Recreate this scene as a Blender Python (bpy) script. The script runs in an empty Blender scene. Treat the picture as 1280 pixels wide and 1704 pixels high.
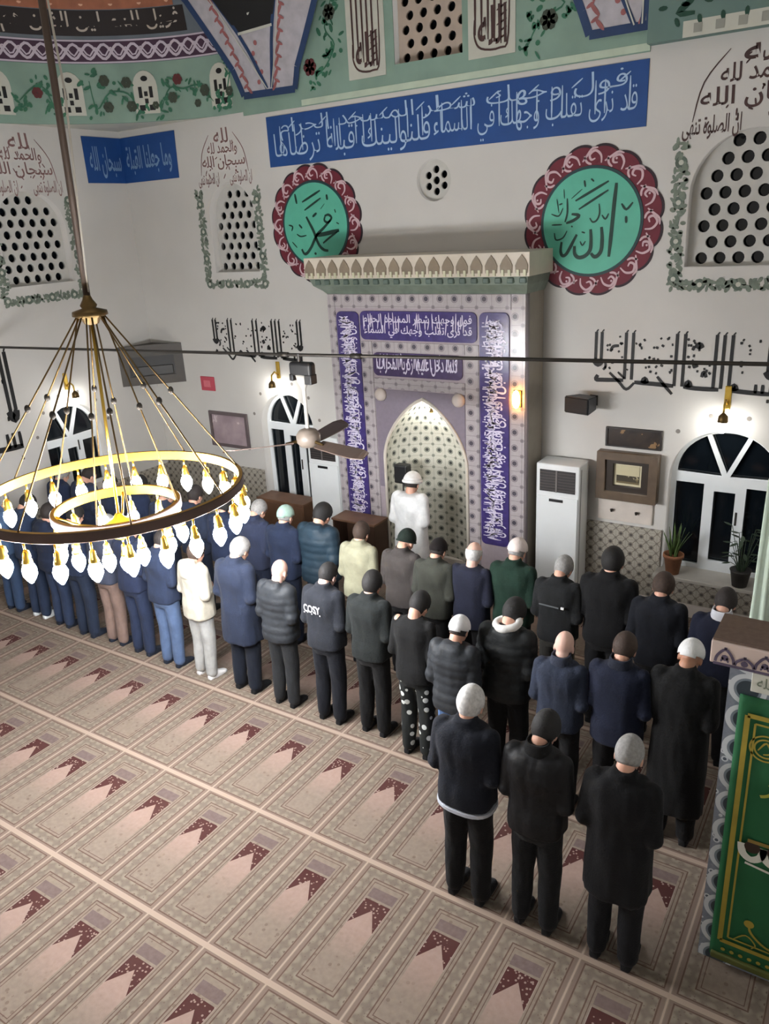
import bpy, bmesh, math, random
from mathutils import Vector, Matrix, noise
random.seed(7)
S = bpy.context.scene
COL = S.collection
PI = math.pi
sin, cos = math.sin, math.cos

# ------------------------------------------------------------------ camera
cam_d = bpy.data.cameras.new('camera')
cam_d.sensor_fit = 'VERTICAL'; cam_d.sensor_height = 36.0; cam_d.lens = 27.592
cam_d.clip_start = 0.05; cam_d.clip_end = 100
cam = bpy.data.objects.new('camera', cam_d); COL.objects.link(cam)
yaw, pitch, roll = -0.58882834, -0.35297521, -0.05680889
fwd = Vector((sin(yaw)*cos(pitch), cos(yaw)*cos(pitch), sin(pitch)))
right = Vector((cos(yaw), -sin(yaw), 0)); up = right.cross(fwd)
r_ = right*cos(roll) + up*sin(roll); u_ = -right*sin(roll) + up*cos(roll)
M = Matrix.Identity(4)
for i in range(3):
    M[i][0] = r_[i]; M[i][1] = u_[i]; M[i][2] = -fwd[i]
M.translation = Vector((0, 0, 4.7))
cam.matrix_world = M
S.camera = cam

# ------------------------------------------------------------------ world, exposure, room lights and added fill
w = bpy.data.worlds.new('night'); S.world = w; w.use_nodes = True
w.node_tree.nodes['Background'].inputs[0].default_value = (0.004, 0.005, 0.008, 1)
w.node_tree.nodes['Background'].inputs[1].default_value = 1.0
S.view_settings.view_transform = 'Standard'; S.view_settings.look = 'None'
S.view_settings.gamma = 1.0; S.view_settings.use_curve_mapping = False
S.view_settings.exposure = 0.0
BULB_E = 195.0          # chandelier bulbs
WALL_E = 105.0          # bulbs over the arched windows
def area(name, loc, rot, size, energy, color):
    d = bpy.data.lights.new(name, 'AREA'); d.shape = 'DISK'; d.size = size; d.energy = energy; d.color = color
    o = bpy.data.objects.new(name, d); COL.objects.link(o); o.location = loc; o.rotation_euler = rot
    return o
area('overhead_fill', (-5.0, 3.6, 9.3), (0, 0, 0), 4.5, 40, (1.0, 0.99, 0.98))  # unseen soft fill, added to lift the general light from above

# ------------------------------------------------------------------ materials
def srgb(c):
    out = []
    for v in c[:3]:
        v = v/255.0
        out.append(v/12.92 if v <= 0.04045 else ((v+0.055)/1.055)**2.4)
    return (out[0], out[1], out[2], 1.0)

class G:
    """tiny node-expression helper"""
    def __init__(s, mat): s.t = mat.node_tree; s.n = s.t.nodes; s.l = s.t.links
    def put(s, sock, v):
        if isinstance(v, V): s.l.new(v.o, sock)
        else: sock.default_value = v
    def m(s, op, a, b=None, c=None):
        n = s.n.new('ShaderNodeMath'); n.operation = op
        s.put(n.inputs[0], a)
        if b is not None: s.put(n.inputs[1], b)
        if c is not None: s.put(n.inputs[2], c)
        return V(s, n.outputs[0])
    def mix(s, f, a, b):
        n = s.n.new('ShaderNodeMix'); n.data_type = 'RGBA'
        s.put(n.inputs[0], f)
        for k, v in ((6, a), (7, b)):
            if isinstance(v, V): s.l.new(v.o, n.inputs[k])
            else: n.inputs[k].default_value = srgb(v)
        return V(s, n.outputs[2])
    def coord(s, kind='Object'):
        n = s.n.new('ShaderNodeTexCoord'); x = s.n.new('ShaderNodeSeparateXYZ')
        s.l.new(n.outputs[kind], x.inputs[0])
        return V(s, x.outputs[0]), V(s, x.outputs[1]), V(s, x.outputs[2]), V(s, n.outputs[kind])
    def vec(s, x, y, z):
        n = s.n.new('ShaderNodeCombineXYZ')
        for k, v in enumerate((x, y, z)): s.put(n.inputs[k], v)
        return V(s, n.outputs[0])
    def noise(s, vec, scale, detail=2.0):
        n = s.n.new('ShaderNodeTexNoise'); n.inputs['Scale'].default_value = scale; n.inputs['Detail'].default_value = detail
        if vec is not None: s.l.new(vec.o, n.inputs['Vector'])
        return V(s, n.outputs[0])
    def vor(s, vec, scale, rnd=1.0):
        n = s.n.new('ShaderNodeTexVoronoi'); n.inputs['Scale'].default_value = scale
        n.inputs['Randomness'].default_value = rnd
        if vec is not None: s.l.new(vec.o, n.inputs['Vector'])
        return V(s, n.outputs['Distance'])
class V:
    def __init__(s, g, o): s.g = g; s.o = o
    def __add__(s, b): return s.g.m('ADD', s, b)
    def __radd__(s, b): return s.g.m('ADD', b, s)
    def __sub__(s, b): return s.g.m('SUBTRACT', s, b)
    def __rsub__(s, b): return s.g.m('SUBTRACT', b, s)
    def __mul__(s, b): return s.g.m('MULTIPLY', s, b)
    def __rmul__(s, b): return s.g.m('MULTIPLY', b, s)
    def __truediv__(s, b): return s.g.m('DIVIDE', s, b)
    def __lt__(s, b): return s.g.m('LESS_THAN', s, b)
    def __gt__(s, b): return s.g.m('GREATER_THAN', s, b)
    def abs(s): return s.g.m('ABSOLUTE', s)
    def fr(s): return s.g.m('FRACT', s)
    def fl(s): return s.g.m('FLOOR', s)
    def min(s, b): return s.g.m('MINIMUM', s, b)
    def max(s, b): return s.g.m('MAXIMUM', s, b)
    def sqrt(s): return s.g.m('SQRT', s)
    def sin(s): return s.g.m('SINE', s)
    def within(s, a, b): return (s > a)*(s < b)

MATS = {}
def newmat(name, rough=0.6, metal=0.0, spec=None):
    m = bpy.data.materials.new(name); m.use_nodes = True
    b = m.node_tree.nodes['Principled BSDF']
    b.inputs['Roughness'].default_value = rough; b.inputs['Metallic'].default_value = metal
    if spec is not None: b.inputs['Specular IOR Level'].default_value = spec
    return m, b, G(m)
def plain(name, c, rough=0.6, metal=0.0, var=0.08, scale=6.0, bump=0.0, bscale=60.0, spec=None):
    """one colour with a slight procedural mottling and optional bump"""
    if name in MATS: return MATS[name]
    m, b, g = newmat(name, rough, metal, spec)
    x, y, z, co = g.coord('Object')
    f = g.noise(co, scale, 3.0)
    lo = tuple(max(0, v*(1-var)) for v in c); hi = tuple(min(255, v*(1+var)) for v in c)
    g.l.new(g.mix(f, lo, hi).o, b.inputs['Base Color'])
    if bump:
        n = g.n.new('ShaderNodeBump'); n.inputs['Strength'].default_value = bump; n.inputs['Distance'].default_value = 0.01
        g.l.new(g.noise(co, bscale, 3.0).o, n.inputs['Height']); g.l.new(n.outputs[0], b.inputs['Normal'])
    MATS[name] = m
    return m
def glow(name, c, e):
    if name in MATS: return MATS[name]
    m, b, g = newmat(name, 0.3)
    b.inputs['Base Color'].default_value = srgb(c)
    b.inputs['Emission Color'].default_value = srgb(c); b.inputs['Emission Strength'].default_value = e
    MATS[name] = m
    return m
def cloth(c, kind='wool'):
    nm = 'cloth_%d_%d_%d_%s' % (c[0], c[1], c[2], kind)
    if nm in MATS: return MATS[nm]
    rough = 0.62 if kind == 'nylon' else 0.9
    if max(c) < 120: c = tuple(v*(.50+.40*max(c)/120) for v in c)
    m = plain(nm, c, rough, 0, 0.16, 9.0, 0.35, 28.0 if kind == 'nylon' else 90.0, 0.3)
    m.node_tree.nodes['Principled BSDF'].inputs['Sheen Weight'].default_value = 0.0 if kind == 'nylon' else 0.03
    return m

WHITE_WALL = plain('wall_paint', (205, 202, 197), 0.75, 0, 0.03, 1.5, 0.05, 30)
MINT = plain('mint_paint', (132, 158, 144), 0.75, 0, 0.10, 2.5)
MINTD = plain('mint_dark_paint', (104, 128, 122), 0.75, 0, 0.10, 2.5)
CREAM = plain('cream_paint', (196, 196, 184), 0.7, 0, 0.04)
PLASTER = plain('white_plaster', (192, 190, 184), 0.8, 0, 0.05, 8, 0.1, 40)
PVC = plain('white_pvc', (226, 230, 232), 0.35, 0, 0.01)
INK = plain('black_ink', (18, 18, 20), 0.6, 0, 0.1)
BROWNINK = plain('brown_ink', (70, 48, 46), 0.7, 0, 0.2)
PINKINK = plain('rose_brown_ink', (132, 100, 98), 0.7, 0, 0.15)
DGREEN = plain('dark_green_paint', (30, 66, 52), 0.7, 0, 0.2)
OLIVE = plain('olive_paint', (74, 84, 66), 0.7, 0, 0.2)
MAROON = plain('maroon_paint', (104, 28, 44), 0.65, 0, 0.15)
ROSE = plain('rose_paint', (206, 176, 182), 0.7, 0, 0.06)
TEAL = plain('turquoise_paint', (88, 178, 152), 0.55, 0, 0.06)
TEALD = plain('deep_green_ink', (8, 52, 42), 0.6, 0, 0.15)
BLUE = plain('royal_blue_paint', (24, 70, 134), 0.55, 0, 0.10, 4)
NAVYP = plain('navy_paint', (22, 36, 82), 0.6, 0, 0.1)
PALEBLUE = plain('pale_blue_ink', (168, 194, 224), 0.6, 0, 0.06)
PURPLE = plain('purple_tile', (64, 54, 108), 0.22, 0, 0.22, 14)
LILAC = plain('lilac_white', (214, 206, 228), 0.25, 0, 0.05)
BRASS = plain('brass', (214, 178, 84), 0.28, 1.0, 0.06)
BRASSD = plain('aged_brass', (112, 92, 60), 0.42, 1.0, 0.12)
STEEL = plain('dark_steel', (70, 66, 62), 0.45, 0.8, 0.1)
BLACKP = plain('black_plastic', (22, 22, 24), 0.45, 0, 0.05)
WOOD = plain('dark_wood', (74, 54, 42), 0.5, 0, 0.25, 5)
WOODM = plain('brown_wood', (112, 82, 62), 0.5, 0, 0.22, 5)
GOLD = plain('gold_thread', (168, 150, 62), 0.5, 0.25, 0.15)
MARBLE = plain('white_marble', (214, 206, 200), 0.3, 0, 0.06, 5)
GLASSB = plain('night_glass', (14, 19, 24), 0.08, 0, 0.05)

# ------------------------------------------------------------------ object helpers
def link(name, me, mats, parent=None, smooth=False):
    o = bpy.data.objects.new(name, me); COL.objects.link(o)
    if not isinstance(mats, (list, tuple)): mats = [mats]
    for k in mats: me.materials.append(k)
    if smooth:
        for p in me.polygons: p.use_smooth = True
    if parent: o.parent = parent
    return o
def obj(name, bm, mats, parent=None, smooth=False, local=False, angle=None):
    """link a bmesh (world coordinates unless local) as one mesh object"""
    if parent is not None and not local:
        p, off = parent, Vector((0, 0, 0))
        while p: off += p.location; p = p.parent
        bmesh.ops.translate(bm, verts=bm.verts, vec=-off)
    bmesh.ops.recalc_face_normals(bm, faces=bm.faces)
    me = bpy.data.meshes.new(name); bm.to_mesh(me); bm.free()
    o = link(name, me, mats, parent, smooth)
    if angle:
        for p in me.polygons: p.use_smooth = True
        me.set_sharp_from_angle(angle=angle)
    return o
def thing(name, label, cat, loc=(0, 0, 0), rz=0.0, group=None):
    o = bpy.data.objects.new(name, None); COL.objects.link(o)
    o.location = loc; o.rotation_euler = (0, 0, rz); o.empty_display_size = 0.1
    o['label'] = label; o['category'] = cat
    if group: o['group'] = group
    return o
def tag(o, label, cat, group=None):
    o['label'] = label; o['category'] = cat
    if group: o['group'] = group
    return o
def struct(o): o['kind'] = 'structure'; return o

def bx(bm, x0, x1, y0, y1, z0, z1, bev=0.0, seg=2, rot=None):
    r = bmesh.ops.create_cube(bm, size=1.0)
    vs = r['verts']
    for v in vs:
        v.co = Vector(((x0+x1)/2+v.co.x*(x1-x0), (y0+y1)/2+v.co.y*(y1-y0), (z0+z1)/2+v.co.z*(z1-z0)))
    if bev:
        es = list({e for v in vs for e in v.link_edges})
        r2 = bmesh.ops.bevel(bm, geom=es, offset=bev, segments=seg, affect='EDGES', profile=0.5)
    return vs
def box(x0, x1, y0, y1, z0, z1, bev=0.0, seg=2):
    bm = bmesh.new(); bx(bm, x0, x1, y0, y1, z0, z1, bev, seg); return bm
def loft(bm, rings, cap=True, closed=True):
    vr = [[bm.verts.new(p) for p in r] for r in rings]
    n = len(vr[0])
    for a, b in zip(vr, vr[1:]):
        for i in range(n if closed else n-1):
            j = (i+1) % n
            bm.faces.new((a[i], a[j], b[j], b[i]))
    if cap and closed:
        bm.faces.new(list(reversed(vr[0]))); bm.faces.new(vr[-1])
    return vr
def tube(bm, pts, rad, n=10, cap=True):
    pts = [Vector(p) for p in pts]
    rings = []
    prev = None
    for i, p in enumerate(pts):
        d = (pts[min(i+1, len(pts)-1)] - pts[max(i-1, 0)]).normalized()
        if prev is None:
            a = Vector((0, 0, 1)) if abs(d.z) < 0.9 else Vector((1, 0, 0))
            s = d.cross(a).normalized()
        else:
            s = (prev - d*prev.dot(d)).normalized()
        prev = s; t = d.cross(s)
        r = rad[i] if isinstance(rad, (list, tuple)) else rad
        rings.append([p + s*(r*cos(2*PI*k/n)) + t*(r*sin(2*PI*k/n)) for k in range(n)])
    loft(bm, rings, cap)
def lathe(bm, prof, c=(0, 0, 0), n=24):
    rings = [[Vector((c[0]+r*cos(2*PI*k/n), c[1]+r*sin(2*PI*k/n), c[2]+z)) for k in range(n)] for r, z in prof]
    loft(bm, rings, True)
def ell(bm, c, r, seg=16, rot=None):
    m = Matrix.Translation(Vector(c)) @ (rot.to_4x4() if rot else Matrix.Identity(4)) @ Matrix.Diagonal((r[0], r[1], r[2], 1))
    bmesh.ops.create_uvsphere(bm, u_segments=seg, v_segments=max(6, seg//2+2), radius=1.0, matrix=m)

# surfaces that flat ornament is laid on: (u, v, height above surface) -> world
YW, XL, YM = 9.1, -10.6, 8.55
def WB(u, v, d=0.0): return Vector((u, YW-d, v))
def WL(u, v, d=0.0): return Vector((XL+d, u, v))
def WM(u, v, d=0.0): return Vector((u, YM-d, v))
def WP(u, v, d=0.0): return Vector((u, 4.3-d, v))
AC = (-8.0, 6.5)
def WA(deg, z, d=0.0):
    a = math.radians(deg)
    R = 2.6 if z < 6.95 else 2.6*math.sqrt(max(0.02, 1-((z-6.95)/2.6)**2))
    R -= d
    return Vector((AC[0]-R*sin(a), AC[1]+R*cos(a), z))

def fill2d(polys, t):
    """outer outline(s) and holes -> plate of thickness t, as mesh in (x, y, +-t/2)"""
    c = bpy.data.curves.new('plate', 'CURVE'); c.dimensions = '2D'; c.fill_mode = 'BOTH'; c.extrude = t/2
    for p in polys:
        s = c.splines.new('POLY'); s.points.add(len(p)-1); s.use_cyclic_u = True
        for k, q in enumerate(p): s.points[k].co = (q[0], q[1], 0, 1)
    o = bpy.data.objects.new('plate', c); COL.objects.link(o)
    bpy.context.view_layer.update()
    me = bpy.data.meshes.new_from_object(o.evaluated_get(bpy.context.evaluated_depsgraph_get()))
    bpy.data.objects.remove(o); bpy.data.curves.remove(c)
    bm = bmesh.new(); bm.from_mesh(me); bpy.data.meshes.remove(me)
    bmesh.ops.remove_doubles(bm, verts=bm.verts, dist=1e-5)
    return bm
def plate(polys, t, fn, d=0.0):
    """plate laid on surface fn, its back face d above it"""
    bm = fill2d(polys, t)
    for v in bm.verts: v.co = fn(v.co.x, v.co.y, d + t/2 + v.co.z)
    return bm
_tx = {}
AF = {'ا': (0xFE8D, 2), 'ب': (0xFE8F, 4), 'ة': (0xFE93, 2), 'ت': (0xFE95, 4), 'ث': (0xFE99, 4), 'ج': (0xFE9D, 4), 'ح': (0xFEA1, 4), 'خ': (0xFEA5, 4), 'د': (0xFEA9, 2), 'ذ': (0xFEAB, 2),
      'ر': (0xFEAD, 2), 'ز': (0xFEAF, 2), 'س': (0xFEB1, 4), 'ش': (0xFEB5, 4), 'ص': (0xFEB9, 4), 'ض': (0xFEBD, 4), 'ط': (0xFEC1, 4), 'ظ': (0xFEC5, 4), 'ع': (0xFEC9, 4), 'غ': (0xFECD, 4), 'ف': (0xFED1, 4),
      'ق': (0xFED5, 4), 'ك': (0xFED9, 4), 'ل': (0xFEDD, 4), 'م': (0xFEE1, 4), 'ن': (0xFEE5, 4), 'ه': (0xFEE9, 4), 'و': (0xFEED, 2), 'ى': (0xFEEF, 2), 'ي': (0xFEF1, 4), 'ء': (0xFE80, 1), 'لا': (0xFEFB, 2)}
def shape(t):
    """join Arabic letters and set them right to left"""
    if not any(c in AF for c in t): return t
    u = []; i = 0
    while i < len(t):
        if t[i:i+2] == 'لا': u.append('لا'); i += 2
        elif t[i] in AF or t[i] == ' ': u.append(t[i]); i += 1
        else: i += 1
    out = []
    for k, c in enumerate(u):
        if c == ' ': out.append(' '); continue
        base, n = AF[c]
        prev = k > 0 and u[k-1] in AF and AF[u[k-1]][1] == 4 and n > 1
        nxt = n == 4 and k+1 < len(u) and u[k+1] in AF and AF[u[k+1]][1] > 1
        out.append(chr(base+(3 if prev and nxt else 2 if nxt else 1 if prev else 0)))
    return ''.join(reversed(out))
def textmesh(body, off=0.012):
    body = shape(body); key = (body, off)
    if key in _tx: return _tx[key]
    c = bpy.data.curves.new('lettering', 'FONT'); c.body = body; c.size = 1; c.resolution_u = 3; c.offset = off
    o = bpy.data.objects.new('lettering', c); COL.objects.link(o)
    bpy.context.view_layer.update()
    me = bpy.data.meshes.new_from_object(o.evaluated_get(bpy.context.evaluated_depsgraph_get()))
    bpy.data.objects.remove(o); bpy.data.curves.remove(c)
    vs = [v.co.copy() for v in me.vertices]; fs = [tuple(p.vertices) for p in me.polygons]
    bpy.data.meshes.remove(me)
    x0 = min(v.x for v in vs); x1 = max(v.x for v in vs); y0 = min(v.y for v in vs); y1 = max(v.y for v in vs)
    _tx[key] = ([((v.x-x0)/(x1-x0), (v.y-y0)/(y1-y0)) for v in vs], fs)
    return _tx[key]
def text(bm, body, u0, u1, v0, v1, fn, d=0.004, rot=False, skew=0.0, off=0.012):
    """real lettering stretched into the box; rot turns it a quarter so that it reads upwards"""
    vs, fs = textmesh(body, off)
    nv = []
    for a, b in vs:
        if rot: u, v = u0+(1-b)*(u1-u0), v0+a*(v1-v0)
        else: u, v = u0+a*(u1-u0)+skew*b, v0+b*(v1-v0)
        nv.append(bm.verts.new(fn(u, v, d)))
    for f in fs:
        try: bm.faces.new([nv[i] for i in f])
        except ValueError: pass
def stroke(bm, pts, wd, fn, d=0.004, taper=0.5, sub=4):
    """pen stroke through the points, smoothed, thinner at its ends"""
    P = [Vector((p[0], p[1])) for p in pts]
    Q = []
    if len(P) > 2:
        for i in range(len(P)-1):
            p0 = P[max(i-1, 0)]; p1 = P[i]; p2 = P[i+1]; p3 = P[min(i+2, len(P)-1)]
            for k in range(sub):
                t = k/sub
                Q.append(0.5*((2*p1) + (p2-p0)*t + (2*p0-5*p1+4*p2-p3)*t*t + (3*p1-p0-3*p2+p3)*t**3))
        Q.append(P[-1])
    else:
        Q = [P[0].lerp(P[-1], k/4) for k in range(5)]
    L = []; n = len(Q)
    for i in range(n):
        dd = Q[min(i+1, n-1)]-Q[max(i-1, 0)]
        if dd.length < 1e-9: dd = Vector((1, 0))
        dd.normalize(); nn = Vector((-dd.y, dd.x))
        t = i/(n-1); wv = wd/2*(taper+(1-taper)*min(1, 4*min(t, 1-t)+0.0))
        L.append((bm.verts.new(fn(*(Q[i]+nn*wv), d)), bm.verts.new(fn(*(Q[i]-nn*wv), d))))
    for a, b in zip(L, L[1:]): bm.faces.new((a[0], b[0], b[1], a[1]))
def disc(bm, u, v, r, fn, d=0.003, n=14, ry=None, rot=0.0):
    ry = ry or r
    bm.faces.new([bm.verts.new(fn(u+r*cos(2*PI*k/n)*cos(rot)-ry*sin(2*PI*k/n)*sin(rot), v+r*cos(2*PI*k/n)*sin(rot)+ry*sin(2*PI*k/n)*cos(rot), d)) for k in range(n)])
def rect(bm, u0, u1, v0, v1, fn, d=0.003, nu=1):
    for k in range(nu):
        a = u0+(u1-u0)*k/nu; b = u0+(u1-u0)*(k+1)/nu
        bm.faces.new([bm.verts.new(fn(*q, d)) for q in ((a, v0), (b, v0), (b, v1), (a, v1))])
def arch(cx, hw, z0, zs, zt, n=20, pointed=0.0):
    """outline: sides from z0 to the spring zs, then an arch up to zt"""
    p = [(cx-hw, z0), (cx+hw, z0)]
    for k in range(n+1):
        a = PI*k/n
        x = cos(a); y = sin(a)
        if pointed: y = y*(1-pointed)+pointed*(1-abs(x))
        p.append((cx+hw*x, zs+(zt-zs)*y))
    return p
def circ(cx, cy, r, n=18): return [(cx+r*cos(2*PI*k/n), cy+r*sin(2*PI*k/n)) for k in range(n)]
def rrect(x0, x1, y0, y1, r, n=5):
    p = []
    for cx, cy, a0 in ((x1-r, y1-r, 0), (x0+r, y1-r, PI/2), (x0+r, y0+r, PI), (x1-r, y0+r, 1.5*PI)):
        for k in range(n+1): p.append((cx+r*cos(a0+PI/2*k/n), cy+r*sin(a0+PI/2*k/n)))
    return p
def inside_arch(x, z, cx, hw, z0, zs, zt, m):
    if z < z0+m or abs(x-cx) > hw-m: return False
    if z > zs: return ((x-cx)/(hw-m))**2 + ((z-zs)/(zt-zs-m))**2 < 1
    return True

# ================================================================== FLOOR (woven carpet of prayer places)
m, b, g = newmat('prayer_carpet', 0.95, 0, 0.1)
x, y, z, co = g.coord('Object')
PW, PL = 0.573, 1.22
fu = ((x+3.498)/PW).fr(); fv = ((y-3.885)/PL+10.0).fr()
du = (0.5-(fu-0.5).abs())*PW
yl = fv*PL; dtop = PL-yl; dv = yl.min(dtop)
d = du.min(dv)
dx = (fu-0.5)*PW; adx = dx.abs()
n1 = g.noise(co, 26.0, 3.0); n2 = g.noise(co, 3.0, 2.0)
vd = g.vor(co, 16.0, 0.9)
col = g.mix(n1, (113, 100, 91), (141, 129, 116))
col = g.mix(vd.within(0.0, 0.22)*0.5, col, (95, 80, 65))
# border band with pale blossoms and dark dots
cu = ((x+3.498)/0.0955).fr()-0.5; cv = ((y-3.885)/0.0939).fr()-0.5
rr = (cu*cu+cv*cv).sqrt()
band = d.within(0.05, 0.128)
bc = g.mix(n1, (105, 95, 84), (124, 113, 102))
bc = g.mix((((0.46-rr)*5.0).max(0.0).min(1.0))*0.7, bc, g.mix(n1, (131, 121, 108), (146, 138, 125)))
bc = g.mix((rr < 0.12)*((cu*0.0+((x+3.498)/0.191).fr()) > 0.5)*0.8, bc, (88, 74, 65))
bc = g.mix((g.vor(co, 34.0) < 0.2)*0.5, bc, (94, 78, 68))
col = g.mix(band, col, bc)
col = g.mix(d.within(0.012, 0.036), col, (121, 105, 95))
for lo, hi in ((0.036, 0.046), (0.128, 0.138), (0.156, 0.162)):
    col = g.mix(d.within(lo, hi), col, g.mix(n1, (76, 58, 51), (105, 86, 75)))
# head panel and the arch
col = g.mix((adx < 0.108)*dtop.within(0.205, 0.295), col, g.mix(n1, (88, 74, 73), (119, 105, 100)))
motif = (adx < 0.108)*dtop.within(0.315, 0.562)
col = g.mix(motif, col, g.mix((g.vor(co, 34.0) < 0.27), (66, 33, 33), (140, 119, 111)))
tri = (adx < (dtop-0.392)*0.64)*(dtop < 0.86)*(dtop > 0.30)*(adx < 0.110)
col = g.mix(tri*(((0.86-dtop)*3.4).min(1.0)), col, g.mix(n1, (140, 117, 108), (160, 138, 127)))
col = g.mix((adx.within(0.108, 0.114))*dtop.within(0.31, 0.57), col, (148, 134, 123))
# separators
col = g.mix((dv < 0.021).max(du < 0.0065), col, (164, 146, 132))
col = g.mix(n2*0.22, col, (119, 101, 91))
g.l.new(col.o, b.inputs['Base Color'])
bp = g.n.new('ShaderNodeBump'); bp.inputs['Strength'].default_value = 0.25; bp.inputs['Distance'].default_value = 0.006
g.l.new(g.noise(co, 260.0, 2.0).o, bp.inputs['Height']); g.l.new(bp.outputs[0], b.inputs['Normal'])
floor = struct(obj('floor', box(-10.6, 0.6, -2.2, 9.1, -0.12, 0.0), m))
CEIL = struct(obj('ceiling', box(-10.9, 0.9, -2.5, 9.5, 9.6, 9.75), WHITE_WALL))

# ================================================================== WALLS
LOWW = [(-1.45, 0.60, 0.57, 1.72, 2.33), (-7.80, 0.52, 0.48, 1.78, 2.33)]       # arched windows: centre, half width, sill, spring, top
UPW = [(-1.46, 0.60, 4.08, 4.80, 5.38), (-8.46, 0.44, 4.12, 4.90, 5.36)]
holes = [arch(*a) for a in LOWW+UPW]
holes += [circ(-5.08, 5.15, 0.24, 28), [(-5.56, 6.46), (-4.65, 6.46), (-4.65, 7.35), (-5.56, 7.35)]]
bm = plate([[(-10.9, -0.1), (0.9, -0.1), (0.9, 9.6), (-10.9, 9.6)]]+holes, 0.36, lambda u, v, d: Vector((u, YW+0.36-d, v)))
wall_back = struct(obj('wall_back', bm, WHITE_WALL))
LW = (7.34, 0.52, 0.95, 1.78, 2.34); LU = (7.30, 0.55, 4.12, 4.90, 5.38)
bm = plate([[(-2.5, -0.1), (9.1, -0.1), (9.1, 9.6), (-2.5, 9.6)], arch(*LW), arch(*LU)], 0.36, lambda u, v, d: Vector((XL-0.36+d, u, v)))
wall_left = struct(obj('wall_left', bm, WHITE_WALL))
struct(obj('wall_right', box(0.6, 0.9, -2.5, 9.1, -0.1, 9.6), WHITE_WALL))
struct(obj('wall_front', box(-10.6, 0.6, -2.5, -2.2, -0.1, 9.6), WHITE_WALL))

# ---- arched windows below: white frames, dark panes
wn = [0]
def arched_window(a, fn, name_lower=None):
    cx, hw, z0, zs, zt = a
    wn[0] += 1
    nm = 'window_%d' % wn[0]
    outer = arch(cx, hw, z0, zs, zt); t = 0.055
    holes = []
    # fanlight in three, split by the V
    zt2 = zt-t; hb = hw-t; n = 8; zb = zs+0.02
    def fan(a0, a1):
        p = []
        for k in range(n+1):
            aa = a0+(a1-a0)*k/n
            p.append((cx+hb*cos(aa), zb+0.02+(zt2-zb-0.02)*sin(aa)))
        return p
    gV = 0.035
    holes.append([(cx+gV*1.2, zb+0.02)]+fan(0.02, PI*0.355))
    holes.append([(cx, zb+0.055)]+fan(PI*0.385, PI*0.615))
    holes.append([(cx-gV*1.2, zb+0.02)]+fan(PI*0.645, PI-0.02))
    b1 = cx-hw*0.32; b2 = cx+hw*0.32
    ztop = zs-0.07
    for x0, x1, e in ((cx-hw+t, b1-0.035, 0.0), (b1+0.075, b2-0.075, 0.075), (b2+0.035, cx+hw-t, 0.0)):
        holes.append([(x0, z0+t+e), (x1, z0+t+e), (x1, ztop-e), (x0, ztop-e)])
    fr = obj(nm, plate([outer]+holes, 0.06, fn, -0.20), PVC); struct(fr)
    obj('pane', plate([outer], 0.012, fn, -0.215), GLASSB, fr)
    hd = bmesh.new()
    for v0, v1 in ((-0.14, -0.115),):
        q = [fn(b2-0.045, z0+0.62, v0), fn(b2-0.045, z0+0.78, v0)]
        tube(hd, [q[0], q[1]], 0.012, 8)
    obj('handle', hd, STEEL, fr)
    return fr
def zfn(fn):
    return lambda u, v, d: fn(u, v, d)
arched_window(LOWW[0], WB); arched_window(LOWW[1], WB); arched_window(LW, WL)

# ---- pierced plaster screens of the windows above
def grille(a, fn, sp=0.185, r=0.062, painted=True):
    cx, hw, z0, zs, zt = a
    wn[0] += 1
    hs = []
    row = 0; zz = z0+0.08
    while zz < zt:
        xx = cx-1.2+(sp/2 if row % 2 else 0)
        while xx < cx+1.2:
            if inside_arch(xx, zz, cx, hw, z0, zs, zt, r*0.95): hs.append(circ(xx, zz, r, 14))
            xx += sp
        zz += sp*0.87; row += 1
    o = struct(obj('window_%d' % wn[0], plate([arch(cx, hw, z0, zs, zt)]+hs, 0.05, fn, -0.19), PLASTER))
    obj('pane', plate([arch(cx, hw, z0, zs, zt)], 0.012, fn, -0.24), GLASSB, o)
    return o
def floral_border(cx, half, z0, z1, fn, parent, seed):
    """painted band of grey-green leaves and rosettes down both sides and under the window"""
    rnd = random.Random(seed)
    lf = bmesh.new(); rs = bmesh.new(); ct = bmesh.new()
    path = []
    z = z1
    while z > z0: path.append((cx-half, z)); z -= 0.055
    x = cx-half
    while x < cx+half: path.append((x, z0)); x += 0.055
    z = z0
    while z < z1: path.append((cx+half, z)); z += 0.055
    for i, (x, z) in enumerate(path):
        if i % 7 == 3:
            disc(rs, x, z, 0.062, fn, 0.004, 12); disc(ct, x, z, 0.026, fn, 0.006, 8)
        else:
            for k in range(5):
                disc(lf, x+rnd.uniform(-.065, .065), z+rnd.uniform(-.05, .05), rnd.uniform(.025, .05), fn, 0.003+.0004*k, 8, rnd.uniform(.014, .026), rnd.uniform(0, PI))
    obj('painted_leaf_border', lf, plain('grey_leaf_paint', (112, 122, 110), 0.7, 0, 0.25, 20), parent); obj('painted_rosette', rs, plain('grey_green', (92, 104, 94), 0.7, 0, 0.2), parent)
    obj('rosette_centre', ct, CREAM, parent)
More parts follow.
